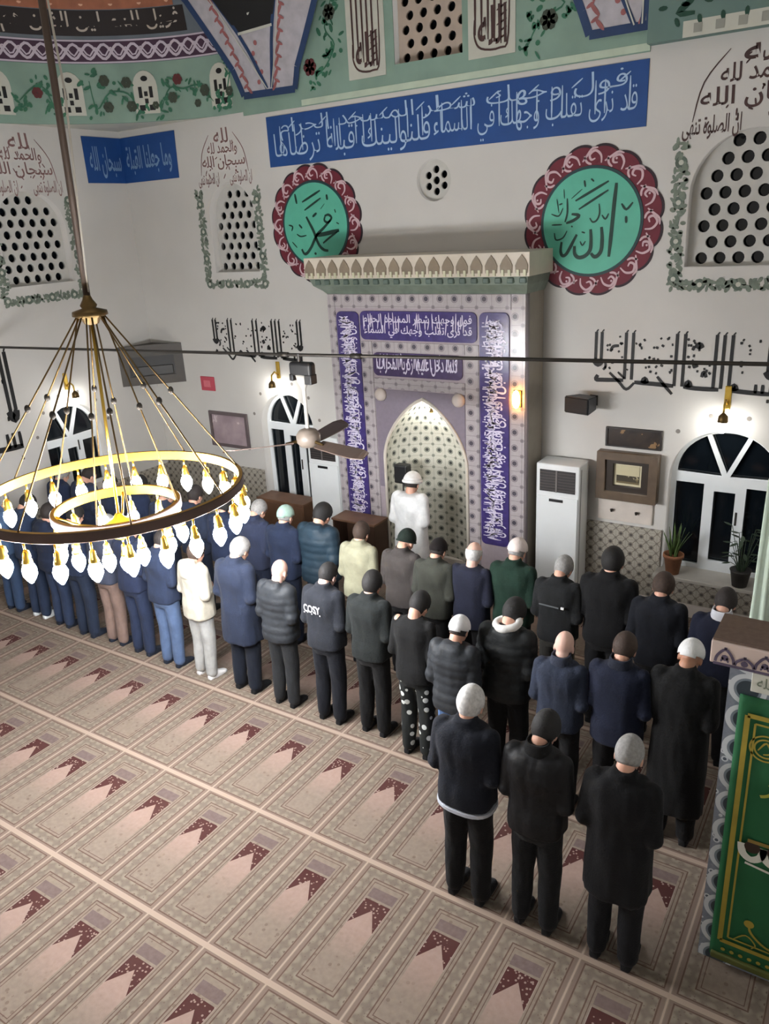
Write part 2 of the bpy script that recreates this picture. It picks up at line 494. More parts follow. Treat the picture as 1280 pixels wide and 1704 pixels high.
def window_script(cx, z0, z1, hw, fn, parent, lines, seed, mat_):
    bm = bmesh.new(); rnd = random.Random(seed)
    n = len(lines)
    for i, t in enumerate(lines):
        a = z0+(z1-z0)*i/n; bb = z0+(z1-z0)*(i+1.12)/n
        wd = hw*(1.0, 0.9, 0.62, 0.3)[i]
        if i == 0:   # lowest line splits round the arch crown
            text(bm, t, cx-wd*1.15, cx-wd*0.25, a-0.05, bb-0.05, fn, 0.004); text(bm, t, cx+wd*0.2, cx+wd*1.12, a-0.05, bb-0.05, fn, 0.004)
        else:
            text(bm, t, cx-wd, cx+wd, a, bb, fn, 0.004)
    for k in range(26):
        u = cx+rnd.uniform(-hw, hw)*0.9; v = rnd.uniform(z0, z1-0.12)
        if abs(u-cx) > hw*(1.05-(v-z0)/(z1-z0)*0.8): continue
        stroke(bm, [(u, v), (u+rnd.uniform(-.05, .05), v+rnd.uniform(.02, .07))], 0.016, fn, 0.005)
    for s in (-1, 1):
        stroke(bm, [(cx+s*hw*1.0, z0+0.12), (cx+s*hw*0.86, z0+(z1-z0)*0.6), (cx+s*hw*0.5, z1-0.05)], 0.014, fn, 0.004)
    obj('painted_script', bm, mat_, parent)
VERSES = ['ان الصلوة تنهى', 'سبحان الله', 'والحمد لله', 'لله']
o = grille(UPW[0], WB); floral_border(-1.46, 0.70, 3.90, 5.28, WB, o, 1); window_script(-1.46, 5.36, 6.14, 0.62, WB, o, VERSES, 2, BROWNINK)
o = grille(UPW[1], WB, 0.165, 0.055); floral_border(-8.50, 0.56, 3.95, 5.26, WB, o, 3); window_script(-8.50, 5.36, 6.05, 0.46, WB, o, VERSES, 4, PINKINK)
o = grille(LU, WL, 0.175, 0.058); floral_border(7.32, 0.64, 3.93, 5.26, WL, o, 5); window_script(7.32, 5.36, 6.10, 0.52, WL, o, VERSES, 6, PINKINK)
# round vent of seven holes
wn[0] += 1
hs = [circ(-5.08, 5.15, 0.048, 14)]+[circ(-5.08+0.125*cos(k*PI/3+PI/6), 5.15+0.125*sin(k*PI/3+PI/6), 0.045, 14) for k in range(6)]
o = struct(obj('window_%d' % wn[0], plate([circ(-5.08, 5.15, 0.24, 28)]+hs, 0.05, WB, -0.12), PLASTER))
obj('pane', plate([circ(-5.08, 5.15, 0.24, 28)], 0.012, WB, -0.17), GLASSB, o)
# window high in the drum
wn[0] += 1
hs = []
for r_i in range(6):
    for c_i in range(5):
        xx = -5.56+0.10+c_i*0.185+(0.06 if r_i % 2 else 0); zz = 6.53+r_i*0.145
        if xx < -4.70: hs.append(circ(xx, zz, 0.052, 14))
o = struct(obj('window_%d' % wn[0], plate([[(-5.56, 6.46), (-4.65, 6.46), (-4.65, 7.35), (-5.56, 7.35)]]+hs, 0.05, WB, -0.16), plain('beige_plaster', (176, 160, 146), 0.8)))
obj('pane', plate([[(-5.56, 6.46), (-4.65, 6.46), (-4.65, 7.35), (-5.56, 7.35)]], 0.012, WB, -0.21), GLASSB, o)

# ---- painted drum above the wall: mint field, flowers, inscription panels, pendentive legs
trims = [0]
def trim(bm, mat_):
    trims[0] += 1
    return struct(obj('trim_%d' % trims[0], bm, mat_))
drum = trim(plate([[(-8.02, 6.17), (-2.54, 6.17), (-2.54, 9.5), (-8.02, 9.5)], [(-5.56, 6.46), (-4.65, 6.46), (-4.65, 7.35), (-5.56, 7.35)]], 0.012, WB, 0.0), MINT)
bm = bmesh.new(); rect(bm, -7.0, -2.54, 6.18, 6.25, WB, 0.016); obj('pale_moulding', bm, plain('pale_mint', (186, 200, 180), 0.7), drum)
def flowers(parent, fn, blooms, stems, seed, su=1.0, leaves=22, spread=0.16):
    rnd = random.Random(seed); lf = bmesh.new(); bl = bmesh.new(); bo = bmesh.new()
    for pts in stems: stroke(lf, [(p[0], p[1]) for p in pts], 0.02 if su == 1 else 0.02, (lambda u, v, d: fn(u, v, d)), 0.016)
    for (u, v, r, k) in blooms:
        for q in range(3 if r > .05 else 2):
            pass
        t = bl if k else bo
        for q in range(6):
            aa = q*PI/3; disc(t, u+su*r*.55*cos(aa), v+r*.55*sin(aa), r*.5*su if False else r*.5, (lambda a, b, d, u=u: fn(u+(a-u)*1.0, b, d)) if su == 1 else (lambda a, b, d, u=u: fn(u+(a-u)*1.0, b, d)), 0.02, 8)
    for pts in stems:
        for (u, v) in pts:
            for k in range(leaves//max(1, len(pts))):
                disc(lf, u+su*rnd.uniform(-spread, spread), v+rnd.uniform(-spread, spread), rnd.uniform(.025, .06), (lambda a, b, d, u=u: fn(a, b, d)), 0.018, 8, rnd.uniform(.012, .028), rnd.uniform(0, PI))
    obj('painted_leaves', lf, plain('leaf_green_paint', (52, 104, 80), 0.7, 0, 0.3), parent)
    obj('painted_red_bloom', bl, plain('dark_red_paint', (92, 40, 42), 0.7, 0, 0.2), parent)
    if len(bo.faces): obj('painted_dark_bloom', bo, plain('dark_olive_bloom', (58, 66, 54), 0.7, 0, 0.25), parent)
    else: bo.free()
flowers(drum, WB, [(-6.82, 6.60, .10, 1), (-6.47, 7.15, .09, 0)], [[(-6.72, 6.48), (-6.55, 6.60), (-6.42, 6.80), (-6.55, 7.0), (-6.42, 7.3)]], 11, 1, 46, .13)
flowers(drum, WB, [(-3.62, 6.62, .10, 0), (-3.58, 7.0, .10, 1)], [[(-3.85, 6.42), (-3.72, 6.62), (-3.45, 6.75), (-3.72, 6.95), (-3.5, 7.3)]], 12, 1, 46, .13)
for u0, u1 in ((-6.22, -5.68), (-4.57, -4.00)):
    p = obj('inscription_panel', plate([[(u0, 6.37), (u1, 6.37), (u1, 7.6), (u0, 7.6)]], 0.012, WB, 0.012), CREAM, drum)
    bm = bmesh.new()
    for k in range(5):
        uu = u0+0.09+k*(u1-u0-0.18)/5
        stroke(bm, [(uu, 6.60-0.03*k), (uu, 7.5)], 0.026, WB, 0.028)
    stroke(bm, [(u0+.08, 6.75), (u0+.08, 6.58), (u0+.16, 6.46), (u1-.18, 6.44), (u1-.08, 6.56), (u1-.07, 7.5)], 0.022, WB, 0.028)
    for k in range(5): stroke(bm, [(u1-.22+.02*(k % 2), 6.52+.07*k), (u1-.10, 6.56+.075*k)], 0.02, WB, 0.028)
    text(bm, 'الله', u0+.12, u1-.10, 6.48, 6.86, WB, 0.030)
    obj('script', bm, BROWNINK, p)
def leg(pts_out, pts_black, pts_v, lean, fn_base, clip=None):
    """pendentive leg: leans into the room as it rises"""
    def fn(u, v, d=0.0): return fn_base(u, v, d + 0.05 + lean*max(0, v-6.4)**1.3)
    def dense(p):
        q = []
        for a, b in zip(p, p[1:]+p[:1]):
            for k in range(6): q.append((a[0]+(b[0]-a[0])*k/6, a[1]+(b[1]-a[1])*k/6))
        return q
    L = trim(plate([dense(pts_out)], 0.05, fn, -0.05), plain('pale_grey_paint', (178, 174, 180), 0.7, 0, 0.12, 9))
    nb = bmesh.new()
    cl = pts_out+[pts_out[0]]
    for a, b in zip(cl, cl[1:]): stroke(nb, [a, b], 0.085, fn, 0.006, 1.0)
    for ln in pts_v: stroke(nb, ln, 0.05, fn, 0.008, 1.0)
    obj('blue_outline', nb, plain('slate_blue_paint', (34, 58, 96), 0.65, 0, 0.12), L)
    bb = bmesh.new(); bb.faces.new([bb.verts.new(fn(p[0], p[1], 0.006)) for p in pts_black]); obj('black_field', bb, INK, L)
    ws = bmesh.new()
    cx = sum(p[0] for p in pts_black)/len(pts_black); zt = min(p[1] for p in pts_black)
    stroke(ws, [(cx-.22, zt+.50), (cx-.20, zt+.30), (cx-.05, zt+.24), (cx+.02, zt+.42)], .035, fn, .010)
    stroke(ws, [(cx+.06, zt+.42), (cx+.10, zt+.26), (cx+.24, zt+.26), (cx+.28, zt+.44)], .035, fn, .010)
    stroke(ws, [(cx-.02, zt+.18), (cx+.02, zt+.22)], .03, fn, .010)
    a, b = pts_v[0], pts_v[1]
    for ln in (a, b): stroke(ws, [(ln[0][0], ln[0][1]), (ln[-1][0], ln[-1][1])], .014, fn, .012, 1.0)
    stroke(ws, [(pts_black[0][0], pts_black[0][1]), (pts_black[1][0], pts_black[1][1])], .03, fn, .012, 1.0)
    obj('white_lines', ws, CREAM, L)
    rnd = random.Random(int(cx*100)); rs = bmesh.new()
    zs_ = [p[1] for p in pts_out]
    for k in range(9):
        t = k/9; v = min(zs_)+.08+t*1.2
        for s in (-1, 1):
            u = cx+s*(.22+.42*t)
            disc(rs, u, v, .075, fn, .007, 10, .022, .9*s); disc(rs, u+.05*s, v+.05, .05, fn, .0075, 10, .018, -.5*s)
    for k in range(5): disc(rs, cx+rnd.uniform(-.05, .05), min(zs_)+.15+.11*k, .03, fn, .007, 8)
    obj('rose_scrolls', rs, plain('dusty_rose_paint', (150, 92, 92), 0.7, 0, 0.2), L)
    return L
leg([(-7.94, 6.40), (-7.06, 6.38), (-6.98, 6.62), (-6.53, 7.29), (-6.10, 7.95), (-8.95, 7.95), (-8.62, 7.60), (-8.06, 6.72)],
    [(-7.84, 7.10), (-7.26, 7.12), (-6.86, 7.95), (-8.45, 7.95)], [[(-8.45, 7.95), (-7.84, 7.10), (-7.52, 6.44)], [(-6.86, 7.95), (-7.26, 7.12), (-7.44, 6.44)]], 0.16, WB)
leg([(-3.16, 6.40), (-2.54, 6.40), (-2.54, 7.95), (-3.96, 7.95), (-3.50, 7.29), (-3.24, 6.62)],
    [(-2.95, 6.98), (-2.54, 6.98), (-2.54, 7.95), (-3.3, 7.95)], [[(-3.3, 7.95), (-2.95, 6.98), (-2.70, 6.42)], [(-2.56, 7.9), (-2.56, 6.98), (-2.62, 6.42)]], 0.16, WB)
# right-hand corner block of the drum
rb = trim(box(-2.54, 0.6, 8.96, 9.1, 6.22, 9.5), MINTD)
def WR(u, v, d=0.0): return Vector((u, 8.96-d, v))
bm = bmesh.new(); rect(bm, -2.2, 0.6, 6.22, 6.36, WR, .004); obj('pale_band', bm, CREAM, rb)
bm = bmesh.new()
for k in range(12): rect(bm, -2.1+k*.2, -2.02+k*.2, 6.25, 6.33, WR, .008)
obj('band_dot', bm, plain('grey_paint', (150, 150, 140), 0.7), rb)
bm = bmesh.new()
stroke(bm, [(-2.35, 6.62), (-2.2, 6.7), (-2.12, 6.56), (-2.25, 6.44), (-2.1, 6.42)], .06, WR, .005); stroke(bm, [(-1.85, 6.7), (-1.75, 6.55), (-1.6, 6.62)], .07, WR, .005)
for k in range(14): disc(bm, -2.4+.07*k, 6.5+.16*sin(k*2.1), .045, WR, .005, 8, .022, k)
obj('painted_leaves', bm, DGREEN, rb)
bm = bmesh.new(); rect(bm, -1.55, -1.0, 6.68, 7.3, WR, .005); obj('painted_window_field', bm, plain('brown_grey', (96, 84, 78), 0.7), rb)
bm = bmesh.new()
for k in range(3): disc(bm, -1.42+.17*k, 6.76, .05, WR, .009)
obj('dark_hole', bm, INK, rb)

# ---- rounded corner of the drum at the left, with its half dome
def arc_band(z0, z1, nz, a0, a1, na, t=0.05, d=0.0):
    bm = bmesh.new()
    front = [[bm.verts.new(WA(a0+(a1-a0)*i/na, z0+(z1-z0)*j/nz, d)) for i in range(na+1)] for j in range(nz+1)]
    back = [[bm.verts.new(WA(a0+(a1-a0)*i/na, z0+(z1-z0)*j/nz, d-t)) for i in range(na+1)] for j in range(nz+1)]
    for j in range(nz):
        for i in range(na):
            bm.faces.new((front[j][i], front[j][i+1], front[j+1][i+1], front[j+1][i]))
            bm.faces.new((back[j][i], back[j+1][i], back[j+1][i+1], back[j][i+1]))
    for i in range(na):
        bm.faces.new((front[0][i], back[0][i], back[0][i+1], front[0][i+1])); bm.faces.new((front[nz][i], front[nz][i+1], back[nz][i+1], back[nz][i]))
    for j in range(nz):
        bm.faces.new((front[j][0], front[j+1][0], back[j+1][0], back[j][0])); bm.faces.new((front[j][na], back[j][na], back[j+1][na], front[j+1][na]))
    return bm
def dense_arc(fn):
    return lambda u, v, d: fn(u, v, d)
corner = trim(arc_band(6.22, 6.96, 4, 0, 90, 36), MINT)
for v in corner.data.polygons: v.use_smooth = True
corner.data.set_sharp_from_angle(angle=0.6)
# soffit shelf closing the corner under the band
bm = bmesh.new()
vv = [bm.verts.new(WA(a*2.5, 6.225, -0.02)) for a in range(37)]
cv = bm.verts.new((XL, YW, 6.225))
for a, b_ in zip(vv, vv[1:]): bm.faces.new((a, b_, cv))
obj('soffit', bm, CREAM, corner)
D = 180/PI/2.6
flowers(corner, lambda u, v, d: WA(u*D, v, d),
        [(0.62/1, 6.55, .075, 0), (1.02, 6.72, .07, 1), (1.12, 6.50, .07, 0), (1.38, 6.42, .05, 0), (1.75, 6.72, .07, 0), (1.72, 6.42, .07, 0), (2.05, 6.75, .07, 0), (2.04, 6.42, .07, 0), (2.95, 6.6, .07, 1), (0.22, 6.5, .06, 0), (0.75, 6.4, .05, 0)],
        [[(.5, 6.4), (.7, 6.62), (.95, 6.6), (1.15, 6.62), (1.3, 6.38)], [(1.62, 6.35), (1.75, 6.58), (2.0, 6.6), (2.2, 6.4), (2.25, 6.75)], [(2.75, 6.4), (2.9, 6.7), (3.2, 6.5)], [(.15, 6.8), (.3, 6.4)]], 21, 1, 40, .13)
bm = bmesh.new(); bh = bmesh.new()
for u in (0.36, 1.50, 2.52, 3.45):
    fa = lambda a, b, d: WA(a*D, b, d)
    bm.faces.new([bm.verts.new(fa(p[0], p[1], .012)) for p in arch(u, .17, 6.32, 6.66, 6.86, 10)])
    for (a, b, c, e) in ((-.10, -.05, 6.52, 6.66), (.05, .10, 6.52, 6.66), (-.025, .025, 6.54, 6.60), (-.025, .025, 6.45, 6.51), (-.11, -.03, 6.36, 6.43), (.03, .11, 6.36, 6.43)):
        rect(bh, u+a, u+b, c, e, fa, .018)
    disc(bh, u, 6.76, .05, fa, .018, 10, .035)
obj('painted_window', bm, CREAM, corner); obj('painted_window_opening', bh, INK, corner)
dome = trim(arc_band(6.96, 9.0, 14, 0, 90, 36), plain('grey_blue_paint', (104, 112, 120), 0.7, 0, 0.12, 4))
for v in dome.data.polygons: v.use_smooth = True
def band_mesh(z0, z1, a0, a1, d, nu=36):
    bm = bmesh.new()
    rect(bm, a0, a1, z0, z1, WA, d, nu); return bm
obj('chain_band', band_mesh(6.985, 7.225, 2, 88, .008), plain('aubergine_paint', (66, 42, 62), 0.7, 0, 0.2), dome)
bm = bmesh.new()
for s in (0, 1):
    P = [(2+k*0.9, 7.105+.085*sin(k*0.9/9.2*2*PI+s*PI)) for k in range(96)]
    stroke(bm, P, .03, lambda u, v, d: WA(u, v, d), .012, 1.0, 1)
# keep the ribbon width even although u is an angle
bm.free(); bm = bmesh.new()
for s in (0, 1, 2):
    amp = (.088, .088, .05)[s]; ph = (0, PI, PI/2)[s]; mul = (1, 1, 2)[s]
    P = [(k*0.041+.09, 7.105+amp*sin(k*0.041/0.40*2*PI*mul+ph)) for k in range(97)]
    stroke(bm, P, .034 if s < 2 else .02, lambda u, v, d: WA(u*D, v, d), .012, 1.0, 1)
for zz in (6.975, 7.235): stroke(bm, [(k*.1+.09, zz) for k in range(40)], .02, lambda u, v, d: WA(u*D, v, d), .012, 1.0, 1)
obj('chain_ribbon', bm, plain('lilac_paint', (196, 184, 196), 0.7), dome)
obj('inscription_band', band_mesh(7.29, 7.58, 17, 74, .008), plain('black_brown_paint', (34, 26, 26), 0.7), dome)
bm = bmesh.new()
text(bm, 'فويل للمصلين الذين هم', 19*1/D, 72*1/D, 7.30, 7.57, lambda u, v, d: WA((91/D-u)*D, v, d), .012)
obj('inscription', bm, plain('beige_ink', (184, 172, 160), 0.7), dome)
obj('orange_band', band_mesh(7.59, 7.95, 20, 72, .008), plain('terracotta_paint', (150, 92, 66), 0.7, 0, 0.2), dome)
bm = bmesh.new()
for k in range(12): disc(bm, (22+4.4*k)/D, 7.66+.05*(k % 2), .035, lambda u, v, d: WA(u*D, v, d), .012, 8)
obj('orange_band_spot', bm, plain('peach_paint', (214, 168, 140), 0.7), dome)

# ---- wall base: tiled dado, sill blocks, white skirting
def tile_mat(name, base, dark, mid, cell, rough=0.25, diag=True, axes='xz'):
    m, b, g = newmat(name, rough)
    x, y, z, co = g.coord('Object')
    u, v = (x, z) if axes == 'xz' else (y, z)
    if axes == 'uv':
        u, v, _, _ = g.coord('UV')
    fu = (u/cell+50.0).fr()-0.5; fv = (v/cell+50.0).fr()-0.5
    r = (fu*fu+fv*fv).sqrt()
    gu = (u/cell+50.5).fr()-0.5; gv = (v/cell+50.5).fr()-0.5
    r2 = (gu*gu+gv*gv).sqrt()
    n = g.noise(co, 30, 2)
    col = g.mix(n, tuple(c*0.94 for c in base), tuple(min(255, c*1.05) for c in base))
    lat = ((fu.abs()-fv.abs()).abs() < 0.05)
    if diag: col = g.mix(lat, col, mid)
    col = g.mix(r < 0.27, col, base); col = g.mix(r.within(0.17, 0.24), col, mid); col = g.mix(r < 0.15, col, dark)
    col = g.mix(r2 < 0.13, col, mid); col = g.mix(r2 < 0.06, col, dark)
    col = g.mix((fu.abs() > 0.485).max(fv.abs() > 0.485), col, tuple(c*0.8 for c in base))
    g.l.new(col.o, b.inputs['Base Color'])
    return m
DADO = tile_mat('dado_tile', (176, 170, 158), (84, 80, 76), (124, 116, 106), 0.125, 0.3)
DADOL = tile_mat('dado_tile_left', (176, 170, 158), (84, 80, 76), (124, 116, 106), 0.125, 0.3, True, 'yz')
for a, b_, zt in ((-10.6, -8.36, 1.05), (-8.36, -7.26, .44), (-7.26, -6.43, 1.05), (-3.61, -2.08, 1.05), (-2.08, -.82, .52), (-.82, .6, 1.05)):
    trim(box(a, b_, 9.07, 9.1, 0.16, zt), DADO)
for a, b_, zt in ((-2.2, 6.8, .93), (6.8, 7.88, .93), (7.88, 9.07, .93)):
    trim(box(-10.6, -10.57, a, b_, 0.0, zt), DADOL)
struct(obj('baseboard_back', box(-10.6, .6, 9.03, 9.1, 0, .16, .008), MARBLE))
for a, b_, zs in ((-2.10, -.80, .53), (-8.40, -7.24, .44)):
    trim(box(a, b_, 8.86, 9.32, zs, zs+.045, .006), plain('grey_sill_stone', (176, 172, 164), 0.35, 0, 0.1))
trim(box(-10.95+.02, -10.45, 6.78, 7.90, .92, .955, .006), MARBLE)
# studs painted round the lower windows
for cx, hw, zs, zt, fn in ((-1.45, .70, 1.72, 2.46, WB), (-7.80, .62, 1.78, 2.46, WB), (7.34, .62, 1.78, 2.47, WL)):
    bm = bmesh.new()
    for k in range(6):
        a = PI*(k+.5)/6
        disc(bm, cx+hw*1.08*cos(a), zs+(zt-zs)*1.08*sin(a), .026, fn, .003)
    trim(bm, plain('grey_stud_paint', (128, 122, 116), 0.7))

# ================================================================== WRITING ON THE WALLS
def banner(label, u0, u1, v0, v1, body, fn, origin, extra=None):
    t = thing('inscription_banner', label, 'banner', origin)
    return t
t = thing('inscription_banner', 'long royal blue banner with pale Arabic script above the mihrab', 'banner', (-5.08, YW, 5.5))
obj('panel', plate([[(-7.63, 5.49), (-2.54, 5.49), (-2.54, 6.11), (-7.63, 6.11)]], .012, WB, .0), BLUE, t)
bm = bmesh.new()
V1 = 'قد نرى تقلب وجهك في السماء فلنولينك قبلة ترضاها'
V2 = 'فول وجهك شطر المسجد الحرام'
text(bm, V1[:27], -5.05, -2.64, 5.52, 5.90, WB, .016, off=-.008); text(bm, V1[27:], -7.52, -5.1, 5.52, 5.90, WB, .016, off=-.008)
text(bm, V2, -7.4, -2.75, 5.80, 6.07, WB, .017, off=-.008)
rnd = random.Random(4)
for k in range(40):
    u = -7.5+k*.122+rnd.uniform(-.03, .03)
    if k % 4 == 2: stroke(bm, [(u, 5.94), (u+.12, 6.02)], .016, WB, .018)
    elif k % 5: stroke(bm, [(u, 5.66), (u, 5.98)], .018, WB, .018)
obj('lettering', bm, PALEBLUE, t)
t = thing('inscription_banner', 'short blue banner with pale script folded into the left corner', 'banner', (XL, YW, 5.5))
obj('panel', plate([[(-10.6, 5.49), (-9.42, 5.49), (-9.40, 6.13), (-10.6, 6.13)]], .012, WB, .0), BLUE, t)
obj('panel', plate([[(8.38, 5.49), (9.1, 5.49), (9.1, 6.13), (8.38, 6.13)]], .012, WL, .0), BLUE, t)
bm = bmesh.new(); text(bm, 'وما جعلنا القبلة', -10.5, -9.52, 5.58, 6.0, WB, .016); text(bm, 'سبحان الله', 8.46, 9.04, 5.56, 6.0, WL, .016)
obj('lettering', bm, plain('faint_blue_ink', (122, 152, 190), 0.6), t)

def roundel(cx, cz, r, label, strokes, fine):
    t = thing('calligraphy_roundel', label, 'wall roundel', (cx, YW, cz))
    n = 144
    def scal(R, amp, ph=0):
        return [(cx+(R+amp*abs(sin(8*2*PI*k/n+ph))**.6)*cos(2*PI*k/n), cz+(R+amp*abs(sin(8*2*PI*k/n+ph))**.6)*sin(2*PI*k/n)) for k in range(n)]
    obj('outline', plate([scal(r*1.33, r*.09)], .010, WB, .0), plain('black_maroon', (42, 26, 36), 0.65), t)
    obj('border', plate([scal(r*1.285, r*.09)], .010, WB, .004), MAROON, t)
    bm = bmesh.new()
    for k in range(16):
        a = 2*PI*k/16; ca, sa = cos(a), sin(a)
        def pt(rad, tan): return (cx+rad*r*ca-tan*r*sa, cz+rad*r*sa+tan*r*ca)
        stroke(bm, [pt(1.06, -.17), pt(1.20, -.16), pt(1.29, -.05), pt(1.22, .06), pt(1.13, .03), pt(1.15, -.05)], r*.045, WB, .018)
        stroke(bm, [pt(1.10, .20), pt(1.20, .12), pt(1.32, .02), pt(1.34, -.10)], r*.042, WB, .018)
        stroke(bm, [pt(1.05, .02), pt(1.09, .11), pt(1.20, .17)], r*.042, WB, .018)
        if k % 2: disc(bm, *pt(1.21, .0), r*.022, WB, .019, 8)
    obj('border_scroll', bm, ROSE, t)
    obj('rim', plate([circ(cx, cz, r*1.03, 64)], .014, WB, .008), plain('dark_teal_rim', (24, 58, 62), 0.6), t)
    obj('disc', plate([circ(cx, cz, r*.975, 64)], .014, WB, .012), TEAL, t)
    bm = bmesh.new()
    for pts, wd in strokes: stroke(bm, [(cx+r*p[0], cz+r*p[1]) for p in pts], r*wd, WB, .030, .7)
    for pts, wd in fine: stroke(bm, [(cx+r*p[0], cz+r*p[1]) for p in pts], r*wd, WB, .030, .6)
    obj('lettering', bm, TEALD, t)
    return t
def zc(pts, ox, oy, sx, sy): return [((p[0]-ox)/sx, -(p[1]-oy)/sy) for p in pts]
q = lambda *p: zc(p, 640, 691, 415, 455)
allah = [(q((842, 380), (830, 560), (818, 780), (805, 990)), .075),
         (q((735, 735), (744, 830), (740, 930), (712, 978), (680, 985), (655, 955)), .075),
         (q((645, 750), (652, 850), (645, 930), (605, 978), (550, 990), (515, 955), (512, 890)), .075),
         (q((530, 790), (500, 850), (470, 910), (440, 960), (410, 970), (393, 930), (400, 850)), .065)]
allahf = [(q((510, 505), (780, 360)), .05), (q((540, 578), (780, 432)), .045), (q((475, 485), (565, 410)), .02), (q((580, 340), (590, 395)), .04), (q((635, 330), (660, 355)), .03),
          (q((708, 540), (715, 620), (695, 675), (660, 690), (635, 655)), .035), (q((735, 635), (765, 670), (790, 625)), .035), (q((890, 550), (930, 600), (980, 545)), .045), (q((930, 655), (935, 712)), .05),
          (q((410, 400), (416, 480)), .02), (q((440, 480), (444, 600), (425, 680)), .04), (q((350, 480), (372, 600)), .02), (q((305, 605), (370, 625), (405, 560)), .03), (q((435, 690), (500, 668), (545, 630), (480, 615)), .06),
          (q((310, 700), (400, 700)), .03), (q((335, 770), (350, 830), (410, 815), (445, 755)), .03), (q((570, 770), (600, 780)), .03), (q((560, 850), (580, 885), (605, 850)), .03), (q((480, 715), (492, 725)), .03), (q((370, 530), (400, 520)), .03)]
roundel(-3.09, 4.58, .565, 'larger green roundel with upright dark script in maroon scalloped border, right of the mihrab', allah, allahf)
q = lambda *p: zc(p, 619, 733, 377, 490)
muh = [(q((740, 640), (785, 628), (818, 665), (775, 715), (735, 690), (745, 645)), .06),
       (q((805, 690), (725, 770), (645, 840), (605, 900), (560, 985), (505, 1055), (465, 1065), (440, 1010)), .075),
       (q((525, 635), (562, 720), (600, 810), (632, 920), (665, 990), (710, 1030), (755, 1038)), .075),
       (q((625, 852), (720, 845), (895, 810)), .10), (q((890, 815), (785, 885), (700, 950)), .05)]
muhf = [(q((490, 465), (710, 350)), .055), (q((510, 560), (710, 435)), .05), (q((410, 365), (425, 480)), .06), (q((780, 400), (785, 462)), .06), (q((590, 1060), (612, 1075)), .06), (q((600, 640), (650, 600)), .06),
        (q((305, 720), (350, 740), (335, 790)), .04), (q((430, 720), (465, 765)), .05), (q((395, 830), (440, 860), (510, 850)), .035), (q((330, 920), (385, 990)), .03), (q((860, 570), (870, 610)), .03), (q((870, 720), (900, 740)), .03), (q((700, 560), (750, 500)), .015)]
roundel(-6.93, 4.72, .545, 'smaller green roundel with crossed dark script in maroon scalloped border, left of the mihrab', muh, muhf)

def basmala(label, u0, u1, v0, v1, fn, loc, seed, wmul=1.0):
    t = thing('wall_inscription', label, 'wall inscription', loc)
    W_ = u1-u0; H_ = v1-v0; rnd = random.Random(seed)
    def f(u, v, d): return fn(u0+u*W_, v0+v*H_, d)
    bm = bmesh.new()
    def st(pts, wd, tp=.8):
        stroke(bm, [(u0+p[0]*W_, v0+p[1]*H_) for p in pts], wd*wmul, fn, .005, tp)
    for u, a, b_ in ((.012, .45, 1), (.046, .45, 1), (.19, .08, 1), (.232, .08, 1), (.478, 0, 1), (.522, 0, 1), (.69, 0, 1), (.73, 0, 1), (.772, -.02, 1), (.962, .36, 1), (.996, .36, 1)):
        st([(u, a), (u, b_)], .036, 1.0); st([(u, b_), (u+.012, b_+.05)], .016)
    st([(.0, .46), (.028, .36), (.056, .46)], .07); st([(.95, .36), (.979, .26), (1.0, .36)], .07)
    st([(.03, .14), (.02, .05), (.06, .045), (.185, .06)], .05); st([(.25, .03), (.36, .02), (.475, .0)], .05); st([(.53, .0), (.6, -.02), (.72, -.02)], .05); st([(.78, -.02), (.88, -.04), (.995, -.05)], .05)
    for u in (.91, .945, .985): st([(u, -.05), (u, .12)], .034)
    for u, v in ((.31, .08), (.555, .06), (.80, .04)): st([(u-.012, v-.06), (u, v+.03), (u+.014, v-.06)], .06)
    st([(.10, .2), (.16, .02), (.205, -.12), (.25, .02)], .034); st([(.38, .17), (.42, .02), (.47, -.16)], .036); st([(.15, .22), (.19, .10)], .026)
    st([(.97, -.18), (.985, -.18)], .04)
    st([(.06, .25), (.075, .32), (.07, .42)], .03); st([(.10, .62), (.115, .72), (.15, .74)], .035)
    st([(.585, .74), (.60, .80), (.615, .74)], .07); st([(.565, .7), (.575, .78)], .035); st([(.57, .4), (.60, .44)], .06); st([(.625, .2), (.635, .3), (.65, .2)], .04)
    for k in range(95):
        u = rnd.uniform(.06, .95); v = rnd.uniform(.2, .92)
        if any(abs(u-q_) < .02 for q_ in (.19, .232, .478, .522, .69, .73, .772)): continue
        a = rnd.uniform(0, PI)
        st([(u, v), (u+.012*cos(a), v+.05*sin(a))], rnd.uniform(.018, .036))
    obj('lettering', bm, INK, t)
    return t
basmala('black Basmala inscription on the wall above the right arched window', -3.0, -1.05, 2.80, 3.38, WB, (-2.0, YW, 2.8), 31)
basmala('black Basmala inscription on the wall left of the mihrab', -9.13, -7.36, 2.88, 3.42, WB, (-8.2, YW, 2.88), 32)
basmala('large black inscription on the left side wall, cut by the picture edge', 3.9, 6.46, 1.98, 3.28, WL, (XL, 5.2, 1.98), 33, 1.6)

